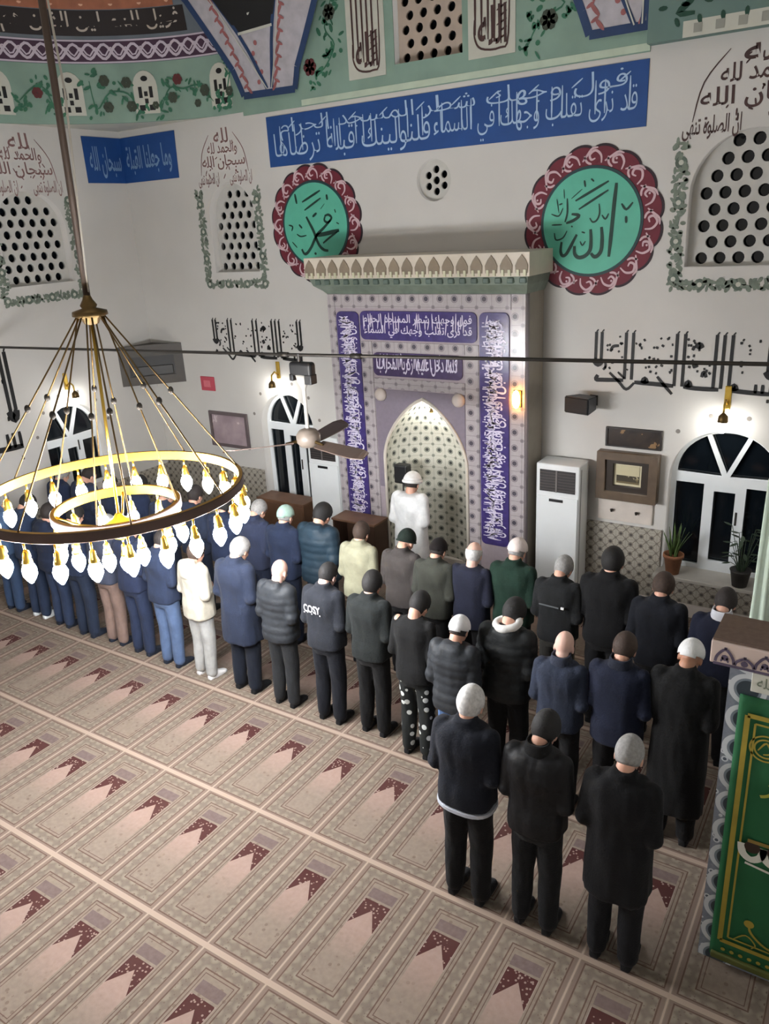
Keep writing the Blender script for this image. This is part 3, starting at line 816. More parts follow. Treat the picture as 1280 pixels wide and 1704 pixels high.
# ================================================================== MIHRAB
mh = thing('mihrab', 'tall tiled mihrab with purple script panels and pointed niche', 'mihrab', (-5.02, YM, 0))
NC, NH = -5.02, 0.62
def niche_out(n=24, grow=0.0):
    p = [(NC-NH-grow, 0.0), (NC+NH+grow, 0.0)]
    for k in range(n+1):
        a = k/n
        p.append(niche_pt(1-2*a, grow))
    return p
def niche_hw(z):
    if z <= 1.72: return NH
    t = min(1.0, (z-1.72)/(2.56-1.72))
    return NH*max(0.0, (1-t**1.75))**.78
def niche_pt(s, grow=0.0):
    # s from 1 (right spring) to -1 (left spring)
    tt = 1-abs(s)
    z = 1.72+(2.56-1.72)*tt
    x = niche_hw(z)*(1 if s >= 0 else -1)
    k = (NH+grow)/NH
    return (NC+x*k, 1.72+(z-1.72)*(1+grow*1.2))
def face_tile(name, base):
    m, b, g = newmat(name, 0.24)
    x, y, z, co = g.coord('Object')
    n = g.noise(co, 22, 3.0)
    g.l.new(g.mix(n, tuple(c*0.9 for c in base), base).o, b.inputs['Base Color'])
    return m
FACE = face_tile('mihrab_tile', (176, 164, 170))
STRIP = tile_mat('mihrab_border_tile', (174, 166, 168), (82, 78, 86), (138, 130, 134), 0.195, 0.22, False)
bm = plate([[(-6.42, 0), (-3.62, 0), (-3.62, 3.86), (-6.42, 3.86)], niche_out()], .10, WM, -.10)
obj('front', bm, FACE, mh)
bm = bmesh.new()
bx(bm, -6.42, -6.38, YM+.1, 9.07, 0, 3.86); bx(bm, -3.66, -3.62, YM+.1, 9.07, 0, 3.86); bx(bm, -6.38, -3.66, YM+.1, 9.07, 3.80, 3.86)
obj('side', bm, plain('mihrab_side_stone', (140, 132, 120), 0.5, 0, 0.08), mh)
# border strips of flower tiles, sunk level with the front
bm = bmesh.new()
for a, b_, c, e in ((-6.42, -6.30, .0, 3.86), (-3.80, -3.62, .0, 3.86), (-6.30, -3.80, 3.68, 3.86), (-5.92, -5.75, .0, 3.27), (-4.41, -4.22, .0, 3.27), (-5.75, -4.41, 3.14, 3.27), (-5.75, -4.41, 2.66, 2.80)):
    bx(bm, a+.004, b_-.004, YM-.014, YM+.01, c+.004, e-.004)
obj('flower_tile_border', bm, STRIP, mh)
# script panels
def script_panel(u0, u1, v0, v1, lines, vertical=False, dark=PURPLE, seed=1):
    p = obj('script_panel', plate([rrect(u0, u1, v0, v1, .07)], .02, WM, .0), dark, mh)
    bm = bmesh.new(); rnd = random.Random(seed)
    if vertical:
        n = len(lines)
        w_ = (u1-u0-.06)/2
        for i, t_ in enumerate(lines):
            a = v0+.08+(v1-v0-.16)*i/n; e = v0+.08+(v1-v0-.16)*(i+.98)/n
            text(bm, t_, u0+.03, u1-.10, a, e, WM, .024, True)
            text(bm, t_[::1][:len(t_)//2+2], u0+.14, u1-.03, a+.05, e-.02, WM, .025, True)
        k = v0+.1
        while k < v1-.12:
            stroke(bm, [(u0+.04+.05*rnd.random(), k), (u1-.04-.10*rnd.random(), k+rnd.uniform(-.015, .015))], .020, WM, .026)
            for q_ in range(3): stroke(bm, [(u0+.05+rnd.random()*.22, k+.02), (u0+.05+rnd.random()*.22, k+.07)], .018, WM, .026)
            if rnd.random() < .6: stroke(bm, [(u0+.08+rnd.random()*.1, k), (u0+.10+rnd.random()*.1, k+.12)], .013, WM, .026)
            k += rnd.uniform(.05, .085)
    else:
        for i, t_ in enumerate(lines):
            h_ = (v1-v0-.06)/len(lines)
            text(bm, t_, u0+.06, u1-.06, v0+.03+h_*i*.92, v0+.03+h_*(i*.92+1.05), WM, .024)
        for k in range(int((u1-u0-.1)/.035)):
            u = u0+.06+k*.035
            if rnd.random() < .6: stroke(bm, [(u, v0+.08+rnd.random()*.08), (u+rnd.uniform(-.02, .03), v0+.08+(v1-v0)*rnd.uniform(.45, .75))], .014, WM, .026)
    obj('script', bm, LILAC, p)
A1 = 'قد نرى تقلب وجهك في السماء'; A2 = 'فلنولينك قبلة ترضاها'; A3 = 'فول وجهك شطر المسجد الحرام'
script_panel(-6.285, -5.935, .74, 3.64, [A1, A2, A3], True, PURPLE, 1)
script_panel(-4.205, -3.825, .72, 3.65, [A3, A1, A2], True, PURPLE, 2)
script_panel(-5.91, -4.24, 3.29, 3.65, [A1, A3], False, PURPLE, 3)
script_panel(-5.74, -4.44, 2.83, 3.13, ['كلما دخل عليها زكريا المحراب'], False, plain('plum_tile', (70, 56, 92), 0.25, 0, 0.2, 14), 4)
# spandrel field, arch edge and bosses
obj('spandrel', plate([[(-5.74, 1.3), (NC-NH-.012, 1.3)]+[niche_pt(-1+2*k/24, .02) for k in range(25)]+[(NC+NH+.012, 1.3), (-4.42, 1.3), (-4.42, 2.65), (-5.74, 2.65)]], .012, WM, .0), face_tile('spandrel_tile', (138, 128, 140)), mh)
bm = bmesh.new()
for u in (-5.65, -4.50): lathe(bm, [(.085, 0), (.08, .03), (.045, .055), (.0, .06)], (0, 0, 0), 20); 
bm.free()
for u in (-5.65, -4.50):
    bm = bmesh.new(); lathe(bm, [(.088, 0), (.084, .03), (.05, .055), (.002, .062)], (0, 0, 0), 20)
    bmesh.ops.rotate(bm, verts=bm.verts, cent=(0, 0, 0), matrix=Matrix.Rotation(PI/2, 3, 'X')); bmesh.ops.translate(bm, verts=bm.verts, vec=(u, YM-.012, 2.58))
    obj('boss', bm, plain('pale_boss', (204, 192, 184), 0.4, 0, 0.06), mh, True)
# niche: half round shell narrowing to the point, with uv in metres
bm = bmesh.new(); uvl = bm.loops.layers.uv.new('UVMap')
NZ, NA = 40, 24; rows = []
for j in range(NZ+1):
    z_ = 2.56*j/NZ if j < NZ else 2.56
    h_ = max(.004, niche_hw(z_))
    dep = .52*(h_/NH)
    rows.append([(Vector((NC-h_*cos(PI*i/NA), YM+.02+dep*sin(PI*i/NA), z_)), (PI*i/NA-PI/2)*.58, z_) for i in range(NA+1)])
vr = [[bm.verts.new(p[0]) for p in r] for r in rows]
for j in range(NZ):
    for i in range(NA):
        f = bm.faces.new((vr[j][i], vr[j+1][i], vr[j+1][i+1], vr[j][i+1]))
        for lp, (jj, ii) in zip(f.loops, ((j, i), (j+1, i), (j+1, i+1), (j, i+1))):
            lp[uvl].uv = (rows[jj][ii][1], rows[jj][ii][2])
obj('niche', bm, tile_mat('niche_tile', (190, 188, 176), (70, 72, 70), (120, 124, 114), 0.165, 0.2, False, 'uv'), mh, True)
bm = bmesh.new()
P = [WM(NC-NH, .0, .016)]+[WM(*niche_pt(-1+2*k/32), .016) for k in range(33)]+[WM(NC+NH, 0, .016)]
tube(bm, P, .022, 8); obj('arch_moulding', bm, plain('pale_moulding', (200, 192, 180), 0.4), mh, True)
# cornice
bm = bmesh.new()
def rr4(x0, x1, y0, z): return [Vector((x0, 9.09, z)), Vector((x0, y0, z)), Vector((x1, y0, z)), Vector((x1, 9.09, z))]
loft(bm, [rr4(-6.42, -3.62, 8.55, 3.86), rr4(-6.46, -3.60, 8.52, 3.90), rr4(-6.56, -3.57, 8.45, 3.97), rr4(-6.60, -3.55, 8.42, 4.06)])
obj('cornice_moulding', bm, plain('grey_green_stone', (112, 124, 112), 0.45, 0, 0.15, 10), mh)
cn = obj('cornice', box(-6.64, -3.52, 8.39, 9.09, 4.06, 4.32, .006), plain('cornice_marble', (210, 200, 184), 0.5, 0, 0.05), mh)
bm = bmesh.new(); b2 = bmesh.new()
for k in range(17):
    u = -6.55+k*(2.94/16)
    pts = [(u-.072, 4.08), (u+.072, 4.08), (u+.072, 4.17)]+[(u+.070*cos(a), 4.17+.11*sin(a)**1.0*(1 if True else 0)) for a in [PI*i/10 for i in range(11)]]+[(u-.072, 4.17)]
    ol = [(u-.07, 4.10), (u+.07, 4.10), (u+.075, 4.18), (u+.045, 4.24), (u, 4.295), (u-.045, 4.24), (u-.075, 4.18)]
    f = [Vector((p[0], 8.39, p[1])) for p in ol]
    loft(bm, [f, [Vector((p.x, 8.378, p.z)) for p in f]])
    for s in (-1, 1):
        bx(b2, u+s*.04-.016, u+s*.04+.016, 8.366, 8.385, 4.07, 4.135)
obj('leaf_ornament', bm, plain('taupe_ornament', (136, 122, 104), 0.5, 0, 0.15), cn)
obj('bead_ornament', b2, plain('ivory_bead', (206, 204, 176), 0.4), cn)
bm = bmesh.new()
for k in range(20): bx(bm, -6.5+k*.15, -6.42+k*.15, 8.405, 8.47, 3.985, 4.05, .01, 1)
obj('dentil', bm, plain('dark_green_stone', (84, 100, 92), 0.5, 0, 0.15), cn)
# lamp in the head of the niche
nl = thing('niche_lamp', 'small bright lamp hanging under the point of the mihrab niche', 'lamp', (NC+.02, 8.72, 2.42))
bm = bmesh.new(); tube(bm, [(0, 0, .12), (0, 0, -.04)], .008, 8); lathe(bm, [(.012, -.02), (.028, -.05), (.028, -.08)], (0, 0, 0), 14); obj('stem', bm, BRASSD, nl, True, True)
bm = bmesh.new(); ell(bm, (0, 0, -.115), (.04, .04, .05), 14); obj('bulb', bm, glow('niche_bulb', (255, 252, 244), 190), nl, True, True)
# added emitter standing in for the amber glow on the right tile border
al = thing('amber_glow', 'added amber emitter for the glow on the right tile border of the mihrab', 'lamp', (-3.71, 8.50, 2.66))
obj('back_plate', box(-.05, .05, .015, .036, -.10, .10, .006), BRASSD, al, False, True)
bm = bmesh.new(); ell(bm, (0, -.02, 0), (.05, .035, .11), 14); obj('bulb', bm, glow('amber_glow_emitter', (255, 172, 76), 60), al, True, True)

# ================================================================== THINGS ON AND BEFORE THE WALLS
def air_con(label, x0):
    t = thing('air_conditioner', label, 'air conditioner', (x0+.275, 8.86, 0))
    bm = bmesh.new(); bx(bm, -.275, .275, -.17, .17, .05, 1.85, .018, 3)
    obj('body', bm, plain('ac_white', (222, 224, 224), 0.4, 0, 0.02), t, False, True, .6)
    obj('plinth', box(-.265, .265, -.16, .16, 0, .05), plain('ac_grey', (150, 152, 152), 0.5), t, False, True)
    f = obj('front_panel', box(-.262, .262, -.184, -.168, .06, 1.44, .006), plain('ac_front', (228, 231, 231), 0.35, 0, 0.01), t, False, True)
    obj('air_outlet', box(-.225, .225, -.176, -.160, 1.50, 1.775), plain('vent_dark', (44, 40, 40), 0.5, 0, .1), t, False, True)
    for k in range(7):
        bm = bmesh.new(); bx(bm, -.22, .22, -.182, -.172, 1.52+.036*k, 1.532+.036*k)
        obj('louver', bm, plain('vent_slat', (70, 64, 62), 0.5, 0, .05), t, False, True)
    obj('louver_divider', box(-.02, .0, -.186, -.172, 1.50, 1.775), plain('vent_post', (110, 104, 102), 0.5), t, False, True)
    obj('display', box(-.10, .08, -.188, -.180, 1.375, 1.412, .004), BLACKP, t, False, True)
    obj('side_groove', box(.272, .278, -.115, -.10, .08, 1.80), plain('ac_seam', (120, 120, 120), 0.6), t, False, True)
    return t
air_con('white floor standing air conditioner right of the mihrab', -3.53)
air_con('white floor standing air conditioner left of the mihrab', -7.10)

def speaker(label, loc, rz):
    t = thing('loudspeaker', label, 'speaker', loc, rz)
    bm = bmesh.new()
    loft(bm, [[Vector((-.17, -.14, -.10)), Vector((.17, -.14, -.10)), Vector((.17, -.14, .10)), Vector((-.17, -.14, .10))],
              [Vector((-.12, .10, -.085)), Vector((.12, .10, -.085)), Vector((.12, .10, .085)), Vector((-.12, .10, .085))]])
    bmesh.ops.bevel(bm, geom=list(bm.edges), offset=.012, segments=2, affect='EDGES')
    obj('cabinet', bm, plain('speaker_case', (40, 40, 44), 0.5, 0, .06), t, False, True, .6)
    obj('front_mesh', box(-.155, .155, -.150, -.139, -.087, .087, .008), plain('speaker_mesh', (26, 26, 28), 0.7, 0, .2, 120), t, False, True)
    bm = bmesh.new(); tube(bm, [(0, .09, 0), (0, .22, 0)], .02, 8); bx(bm, -.05, .05, .215, .235, -.06, .06)
    obj('wall_bracket', bm, STEEL, t, False, True)
speaker('dark grey loudspeaker on wall right of the mihrab, above the air conditioner', (-3.03, 8.865, 2.58), -.25)

def frame(label, name, x0, x1, z0, z1, fw, dep, fm, inner, cat='picture', y=YW):
    t = thing(name, label, cat, ((x0+x1)/2, y, z0))
    o = plate([[(x0, z0), (x1, z0), (x1, z1), (x0, z1)], [(x0+fw, z0+fw), (x1-fw, z0+fw), (x1-fw, z1-fw), (x0+fw, z1-fw)]], dep, WB, 0)
    bmesh.ops.bevel(o, geom=[e for e in o.edges if e.calc_face_angle(0) > .5], offset=.005, segments=1, affect='EDGES')
    obj('frame', o, fm, t)
    obj('picture', plate([[(x0+fw*.9, z0+fw*.9), (x1-fw*.9, z0+fw*.9), (x1-fw*.9, z1-fw*.9), (x0+fw*.9, z1-fw*.9)]], .008, WB, .004), inner, t)
    return t
def scenic(name, dark, mid, light, sc):
    m, b, g = newmat(name, 0.3)
    x, y, z, co = g.coord('Object')
    n = g.noise(co, sc, 4.0)
    c = g.mix(((n-.35)*3.0).max(0.0).min(1.0), dark, mid); c = g.mix((n > .60), c, light)
    g.l.new(c.o, b.inputs['Base Color']); return m
frame('dark panoramic picture hanging above the wooden framed landscape', 'wall_picture', -2.81, -2.15, 2.035, 2.275, .018, .03, plain('black_frame', (36, 28, 24), 0.4), scenic('dark_panorama', (34, 26, 22), (62, 48, 38), (150, 118, 82), 7))
t = thing('wall_picture', 'deep wooden framed landscape picture between air conditioner and window', 'picture', (-2.51, YW, 1.40))
obj('outer_frame', plate([[(-2.87, 1.40), (-2.15, 1.40), (-2.15, 1.99), (-2.87, 1.99)], [(-2.77, 1.50), (-2.25, 1.50), (-2.25, 1.90), (-2.77, 1.90)]], .14, WB, 0), plain('walnut_frame', (92, 76, 60), 0.45, 0, .2, 8), t)
obj('inner_frame', plate([[(-2.78, 1.49), (-2.24, 1.49), (-2.24, 1.91), (-2.78, 1.91)], [(-2.68, 1.57), (-2.34, 1.57), (-2.34, 1.85), (-2.68, 1.85)]], .10, WB, 0), plain('dark_inner_frame', (48, 38, 30), 0.4, 0, .1), t)
obj('mount', plate([[(-2.69, 1.56), (-2.33, 1.56), (-2.33, 1.86), (-2.69, 1.86)]], .03, WB, 0.02), plain('cream_mount', (214, 204, 172), 0.6), t)
m, b, g = newmat('landscape', 0.4)
x, y, z, co = g.coord('Object'); n = g.noise(co, 14, 3)
c = g.mix(((z-.25)/.05).max(0.0).min(1.0), (110, 96, 66), (206, 196, 160)); c = g.mix((z.within(.225, .30))*(n > .42), c, (66, 58, 44))
g.l.new(c.o, b.inputs['Base Color'])
obj('picture', plate([[(-2.645, 1.60), (-2.375, 1.60), (-2.375, 1.82), (-2.645, 1.82)]], .006, WB, .052), m, t)
t = thing('hook_board', 'white board with two dark hooks under the framed landscape', 'hook board', (-2.52, YW, 1.1))
obj('board', box(-2.86, -2.2, 9.06, 9.1, 1.10, 1.36, .008), plain('hook_board_paint', (210, 200, 190), .5), t)
for u in (-2.68, -2.38):
    bm = bmesh.new(); tube(bm, [(u, 9.06, 1.24), (u, 9.02, 1.235), (u, 9.005, 1.26)], .014, 8); obj('hook', bm, STEEL, t)
frame('pinkish framed picture on the wall left of the middle arched window', 'wall_picture', -9.44, -8.60, 1.36, 1.95, .05, .035, plain('grey_wood_frame', (96, 84, 86), 0.5), scenic('pink_picture', (150, 132, 138), (184, 166, 170), (206, 192, 194), 3))
t = thing('wall_sign', 'small square red sign on the wall near the left corner', 'sign', (-9.38, YW, 2.29))
obj('plate', box(-9.53, -9.23, 9.08, 9.1, 2.28, 2.51, .006), plain('sign_red', (186, 62, 80), .4), t)
obj('symbol', box(-9.46, -9.31, 9.074, 9.082, 2.34, 2.45, .003), plain('sign_pale_red', (208, 104, 116), .4), t)
# corner cabinet
t = thing('corner_cabinet', 'dark wooden cabinet mounted high across the left corner', 'cabinet', (-10.34, 8.84, 2.42), PI/4)
bm = bmesh.new()
f0 = [(-.50, -.10), (.50, -.10), (.36, .05), (.0, .34), (-.36, .05)]
loft(bm, [[Vector((p[0], p[1], 0)) for p in f0], [Vector((p[0], p[1], .60)) for p in f0]])
obj('case', bm, plain('cabinet_wood', (50, 44, 38), 0.55, 0, .2, 6), t, False, True)
obj('front_frame', plate([[(-.52, -.02), (.52, -.02), (.52, .62), (-.52, .62)], [(-.36, .12), (.36, .12), (.36, .44), (-.36, .44)]], .04, lambda u, v, d: Vector((u, -.10-d, v)), 0), plain('cabinet_front', (58, 51, 44), 0.5, 0, .2, 6), t, False, True)
obj('recess_panel', box(-.37, .37, -.105, -.10, .11, .45), plain('cabinet_recess', (26, 23, 21), 0.5, 0, .2), t, False, True)
bm = bmesh.new(); bx(bm, -.33, .33, -.13, -.104, .13, .28, .01); obj('device', bm, plain('dark_device', (38, 35, 33), .45, 0, .1), t, False, True)

# wall lamps over the arched windows
def wall_lamp(label, loc, rz):
    t = thing('wall_lamp', label, 'lamp', loc, rz)
    bm = bmesh.new(); bx(bm, -.035, .035, -.02, 0, .10, .36, .01); obj('wall_plate', bm, BRASS, t, False, True)
    bm = bmesh.new(); tube(bm, [(0, -.02, .16), (0, -.10, .22), (0, -.17, .18), (0, -.18, .08)], .012, 8); obj('arm', bm, BRASS, t, True, True)
    bm = bmesh.new(); lathe(bm, [(.012, .10), (.05, .06), (.056, .0), (.046, -.01)], (0, -.18, 0), 18); obj('socket', bm, BRASSD, t, True, True)
    bm = bmesh.new(); ell(bm, (0, -.18, -.06), (.045, .045, .07), 14); obj('bulb', bm, glow('wall_bulb', (255, 253, 246), WALL_E), t, True, True)
wall_lamp('lit brass wall lamp over the right arched window', (-1.49, YW, 2.48), 0)
wall_lamp('lit brass wall lamp over the arched window beside the ceiling fan', (-7.86, YW, 2.46), 0)
wall_lamp('lit brass wall lamp over the arched window of the left side wall', (XL, 7.34, 2.46), PI/2)

# tie rod
t = thing('tie_rod', 'thin dark iron tie rod spanning the hall below the inscriptions', 'rod', (-4.98, 6.15, 3.51))
bm = bmesh.new(); P0 = Vector((-10.6, 6.15, 3.395)); P1 = Vector((.6, 6.15, 3.645)); tube(bm, [P0, P0.lerp(P1, .5)+Vector((0, 0, -.012)), P1], .016, 10); obj('rod', bm, STEEL, t, True)
for k in (.48, .56): 
    p = P0.lerp(P1, k); bm = bmesh.new(); tube(bm, [p+Vector((-.06, 0, -.012)), p+Vector((.06, 0, -.012))], .026, 10); obj('turnbuckle', bm, STEEL, t, True)

# ceiling fan under the tie rod
fx, fy = -5.0, 6.15
t = thing('ceiling_fan', 'brown bladed ceiling fan hanging from the tie rod before the mihrab', 'fan', (fx, fy, 2.66))
bm = bmesh.new(); tube(bm, [(fx-.03, fy, 3.52), (fx-.03, fy, 3.36)], .02, 8); bx(bm, fx-.14, fx+.14, fy-.05, fy+.05, 3.30, 3.44, .03, 3); bx(bm, fx+.05, fx+.14, fy-.05, fy+.05, 3.22, 3.32, .01); bx(bm, fx-.14, fx-.09, fy-.05, fy+.05, 3.25, 3.32, .01); obj('clamp_bracket', bm, BLACKP, t)
bm = bmesh.new(); lathe(bm, [(.02, 2.74), (.02, 3.16), (.06, 3.24), (.075, 3.31), (.03, 3.32)], (fx, fy, 0), 18); obj('downrod', bm, plain('fan_white', (196, 192, 184), .4), t, True)
bm = bmesh.new(); lathe(bm, [(.03, 2.76), (.09, 2.74), (.125, 2.69), (.125, 2.62), (.09, 2.57), (.03, 2.555)], (fx, fy, 0), 24); obj('motor_housing', bm, plain('fan_grey', (130, 118, 108), .4), t, True)
for k, a in enumerate((math.radians(-134), math.radians(100), math.radians(-14))):
    bm = bmesh.new()
    ca, sa = cos(a), sin(a)
    def bp_(rad, tn, z): return Vector((fx+rad*ca-tn*sa, fy+rad*sa+tn*ca, z))
    rings = []
    for i in range(13):
        q_ = i/12; rad = .16+.72*q_; hw = .062+.03*sin(min(1, q_*1.2)*PI/2)-(.05*max(0, q_-.86)/.14)
        tl = .022
        rings.append([bp_(rad, -hw, 2.605-tl), bp_(rad, hw, 2.605+tl), bp_(rad, hw, 2.615+tl), bp_(rad, -hw, 2.615-tl)])
    loft(bm, rings); bl = obj('blade', bm, plain('fan_blade', (92, 76, 68), .45, 0, .1), t)
    bm = bmesh.new(); tube(bm, [bp_(.10, 0, 2.63), bp_(.24, 0, 2.618)], [.02, .012], 8); obj('blade_iron', bm, BRASSD, bl)

# ------------------------------------------------------------------ chandelier
CX, CY = -5.0, 3.7
HX = CX+.095
ch = thing('chandelier', 'large two ring brass chandelier hung with glowing white bulbs', 'chandelier', (CX, CY, 2.85))
def hoop(name, R, z, h, tk, mat_):
    bm = bmesh.new(); n = 72
    rows = []
    for (r, zz) in ((R-tk, z-h/2), (R, z-h/2), (R+.006, z-h/2+.006), (R+.006, z+h/2-.006), (R, z+h/2), (R-tk, z+h/2)):
        rows.append([bm.verts.new((CX+r*cos(2*PI*k/n), CY+r*sin(2*PI*k/n), zz)) for k in range(n)])
    for a, b_ in zip(rows, rows[1:]+rows[:1]):
        for k in range(n): bm.faces.new((a[k], a[(k+1) % n], b_[(k+1) % n], b_[k]))
    bm.faces.ensure_lookup_table()
    for f in bm.faces:
        c_ = f.calc_center_median(); rr_ = math.hypot(c_.x-CX, c_.y-CY)
        if rr_ > R-.004: f.material_index = 1
    return obj(name, bm, [mat_, HOOPSH], ch, False, False, .5)
HOOPSH = plain('shaded_hoop_brass', (84, 64, 56), .5, .3, .1)  # outer faces: shade of the unlit side put into the colour
HOOPM = plain('hoop_brass', (196, 148, 44), .38, .8, .06)
hoop('outer_ring', 1.0, 2.85, .075, .03, HOOPM)
hoop('inner_ring', .49, 2.70, .075, .03, HOOPM)
bm = bmesh.new(); lathe(bm, [(.02, 4.34), (.035, 4.30), (.06, 4.26), (.05, 4.24), (.12, 4.22), (.125, 4.19), (.07, 4.17), (.05, 4.13), (.0, 4.12)], (HX, CY, 0), 20); obj('top_crown', bm, BRASSD, ch, True)
bm = bmesh.new(); tube(bm, [(HX+.22, CY, 9.58), (HX, CY, 4.3)], .024, 10); obj('suspension_rod', bm, plain('brown_rod', (78, 64, 54), .5, .4), ch, True)
bm = bmesh.new(); tube(bm, [(HX+.13, CY-.02, 7.2), (HX+.12, CY+.02, 5.6), (HX+.02, CY, 4.35)], .008, 6); obj('electric_cord', bm, plain('cord_white', (190, 184, 172), .5), ch, True)
bm = bmesh.new(); tube(bm, [(HX, CY, 4.12), (CX, CY, 2.60)], .012, 8); obj('centre_rod', bm, BRASS, ch, True)
bm = bmesh.new(); lathe(bm, [(.02, 2.66), (.05, 2.62), (.13, 2.585), (.15, 2.55), (.13, 2.50), (.06, 2.46), (.02, 2.44)], (CX, CY, 0), 28); obj('centre_bowl', bm, plain('yellow_brass', (232, 200, 60), .3, .7, .05), ch, True)
bm = bmesh.new()
for k in range(4):
    a = PI/4+k*PI/2; tube(bm, [(CX+.12*cos(a), CY+.12*sin(a), 2.56), (CX+.30*cos(a), CY+.30*sin(a), 2.60), (CX+.47*cos(a), CY+.47*sin(a), 2.69)], .010, 8)
obj('bowl_arm', bm, BRASS, ch, True)
def cable(R, a, z):
    p0 = Vector((HX+.09*cos(a), CY+.09*sin(a), 4.19)); p1 = Vector((CX+(R-.012)*cos(a), CY+(R-.012)*sin(a), z))
    bm = bmesh.new(); tube(bm, [p0, p1], .0065, 6); c_ = obj('cable', bm, BRASSD, ch, True)
    pm = p0.lerp(p1, .47); bm = bmesh.new(); ell(bm, pm, (.022, .022, .03), 10); obj('turnbuckle', bm, STEEL, c_, True)
for k in range(8): cable(1.0, 2*PI*k/8+.22, 2.885)
for k in range(4): cable(.49, 2*PI*k/4+.6, 2.735)
# one lamp holder with its bulb, then copies
bm = bmesh.new()
tube(bm, [(0, 0, 0), (0, 0, -.07)], .008, 8); lathe(bm, [(.010, -.06), (.020, -.075), (.024, -.11), (.033, -.135), (.036, -.15), (.028, -.155)], (0, 0, 0), 14)
for s in (-1, 1): tube(bm, [(0, 0, -.05), (.03*s, 0, -.075), (.036*s, 0, -.12)], .005, 6)
bmesh.ops.recalc_face_normals(bm, faces=bm.faces); lh_me = bpy.data.meshes.new('lamp_holder'); bm.to_mesh(lh_me); bm.free(); lh_me.materials.append(BRASS)
for p in lh_me.polygons: p.use_smooth = True
bm = bmesh.new(); lathe(bm, [(.012, -.148), (.038, -.168), (.050, -.20), (.048, -.235), (.032, -.27), (.012, -.298), (.001, -.305)], (0, 0, 0), 12)
bmesh.ops.recalc_face_normals(bm, faces=bm.faces); bu_me = bpy.data.meshes.new('bulb'); bm.to_mesh(bu_me); bm.free(); bu_me.materials.append(glow('chandelier_bulb', (250, 252, 255), BULB_E))
for p in bu_me.polygons: p.use_smooth = True
def holder(x, y, z, rz):
    o = bpy.data.objects.new('lamp_holder', lh_me); COL.objects.link(o); o.parent = ch; o.location = (x-CX, y-CY, z-2.85); o.rotation_euler = (0, 0, rz)
    b_ = bpy.data.objects.new('bulb', bu_me); COL.objects.link(b_); b_.parent = o
for k in range(26):
    a = 2*PI*(k+.5)/26; holder(CX+.985*cos(a), CY+.985*sin(a), 2.815, a)
for k in range(12):
    a = 2*PI*(k+.3)/12; holder(CX+.475*cos(a), CY+.475*sin(a), 2.665, a)
holder(CX, CY, 2.45, 0)

# ------------------------------------------------------------------ plants on the right sill
t = thing('potted_plant', 'sword leaved plant in terracotta pot on the right window sill', 'plant', (-1.90, 8.98, .575))
bm = bmesh.new(); lathe(bm, [(.075, 0), (.105, .21), (.12, .21), (.12, .25), (.10, .25), (.095, .22), (.0, .22)], (0, 0, 0), 22); obj('pot', bm, plain('terracotta', (140, 92, 62), .75, 0, .12, 12), t, True, True)
rnd = random.Random(5)
for k in range(13):
    a = rnd.uniform(0, 2*PI); h_ = rnd.uniform(.22, .42); le = rnd.uniform(.04, .15); bm = bmesh.new(); rings = []
    for i in range(8):
        q_ = i/7; wv = .022*(1-q_)**.5*(1.2 if .2 < q_ < .7 else 1)+.001
        c_ = Vector((.04*cos(a)+le*q_**1.6*cos(a), .04*sin(a)+le*q_**1.6*sin(a), .21+h_*q_))
        if c_.y > .075: c_.y = .075
        tn = Vector((-sin(a), cos(a), 0))*wv; nr = Vector((cos(a), sin(a), 0))*.003
        rings.append([c_-tn, c_+nr*-1, c_+tn, c_+nr])
    loft(bm, rings); obj('leaf', bm, plain('sansevieria', (74, 96, 50), .5, 0, .3, 14), t, True, True)
t = thing('potted_plant', 'dark bushy plant by the middle panes of the right window', 'plant', (-1.15, 8.96, .575))
bm = bmesh.new(); lathe(bm, [(.08, 0), (.11, .18), (.12, .20), (.10, .20), (.0, .18)], (0, 0, 0), 20); obj('pot', bm, plain('dark_pot', (40, 38, 36), .6), t, True, True)
for k in range(30):
    a = rnd.uniform(0, 2*PI); bm = bmesh.new(); h_ = rnd.uniform(.1, .5); le = rnd.uniform(.04, .17)
    p0 = Vector((.03*cos(a), .03*sin(a), .18)); p1 = Vector((le*cos(a), min(.07, le*sin(a)), .2+h_))
    tube(bm, [p0, p0.lerp(p1, .5)+Vector((0, 0, .03)), p1], .004, 5)
    dr = Vector((cos(a), sin(a)*.3, rnd.uniform(-.4, .3))).normalized(); sd = dr.cross(Vector((0, 0, 1))).normalized()
    pts = [(0, 0), (.02, .018), (.05, .024), (.08, .014), (.10, 0), (.08, -.014), (.05, -.024), (.02, -.018)]
    f1 = [p1+dr*u+sd*v for u, v in pts]; f2 = [q_+Vector((0, 0, .003)) for q_ in f1]
    for q_ in f1+f2:
        if q_.y > .09: q_.y = .09
    loft(bm, [f1, f2]); obj('leaf', bm, plain('dark_leaf', (40, 56, 38), .5, 0, .3, 14), t, False, True)

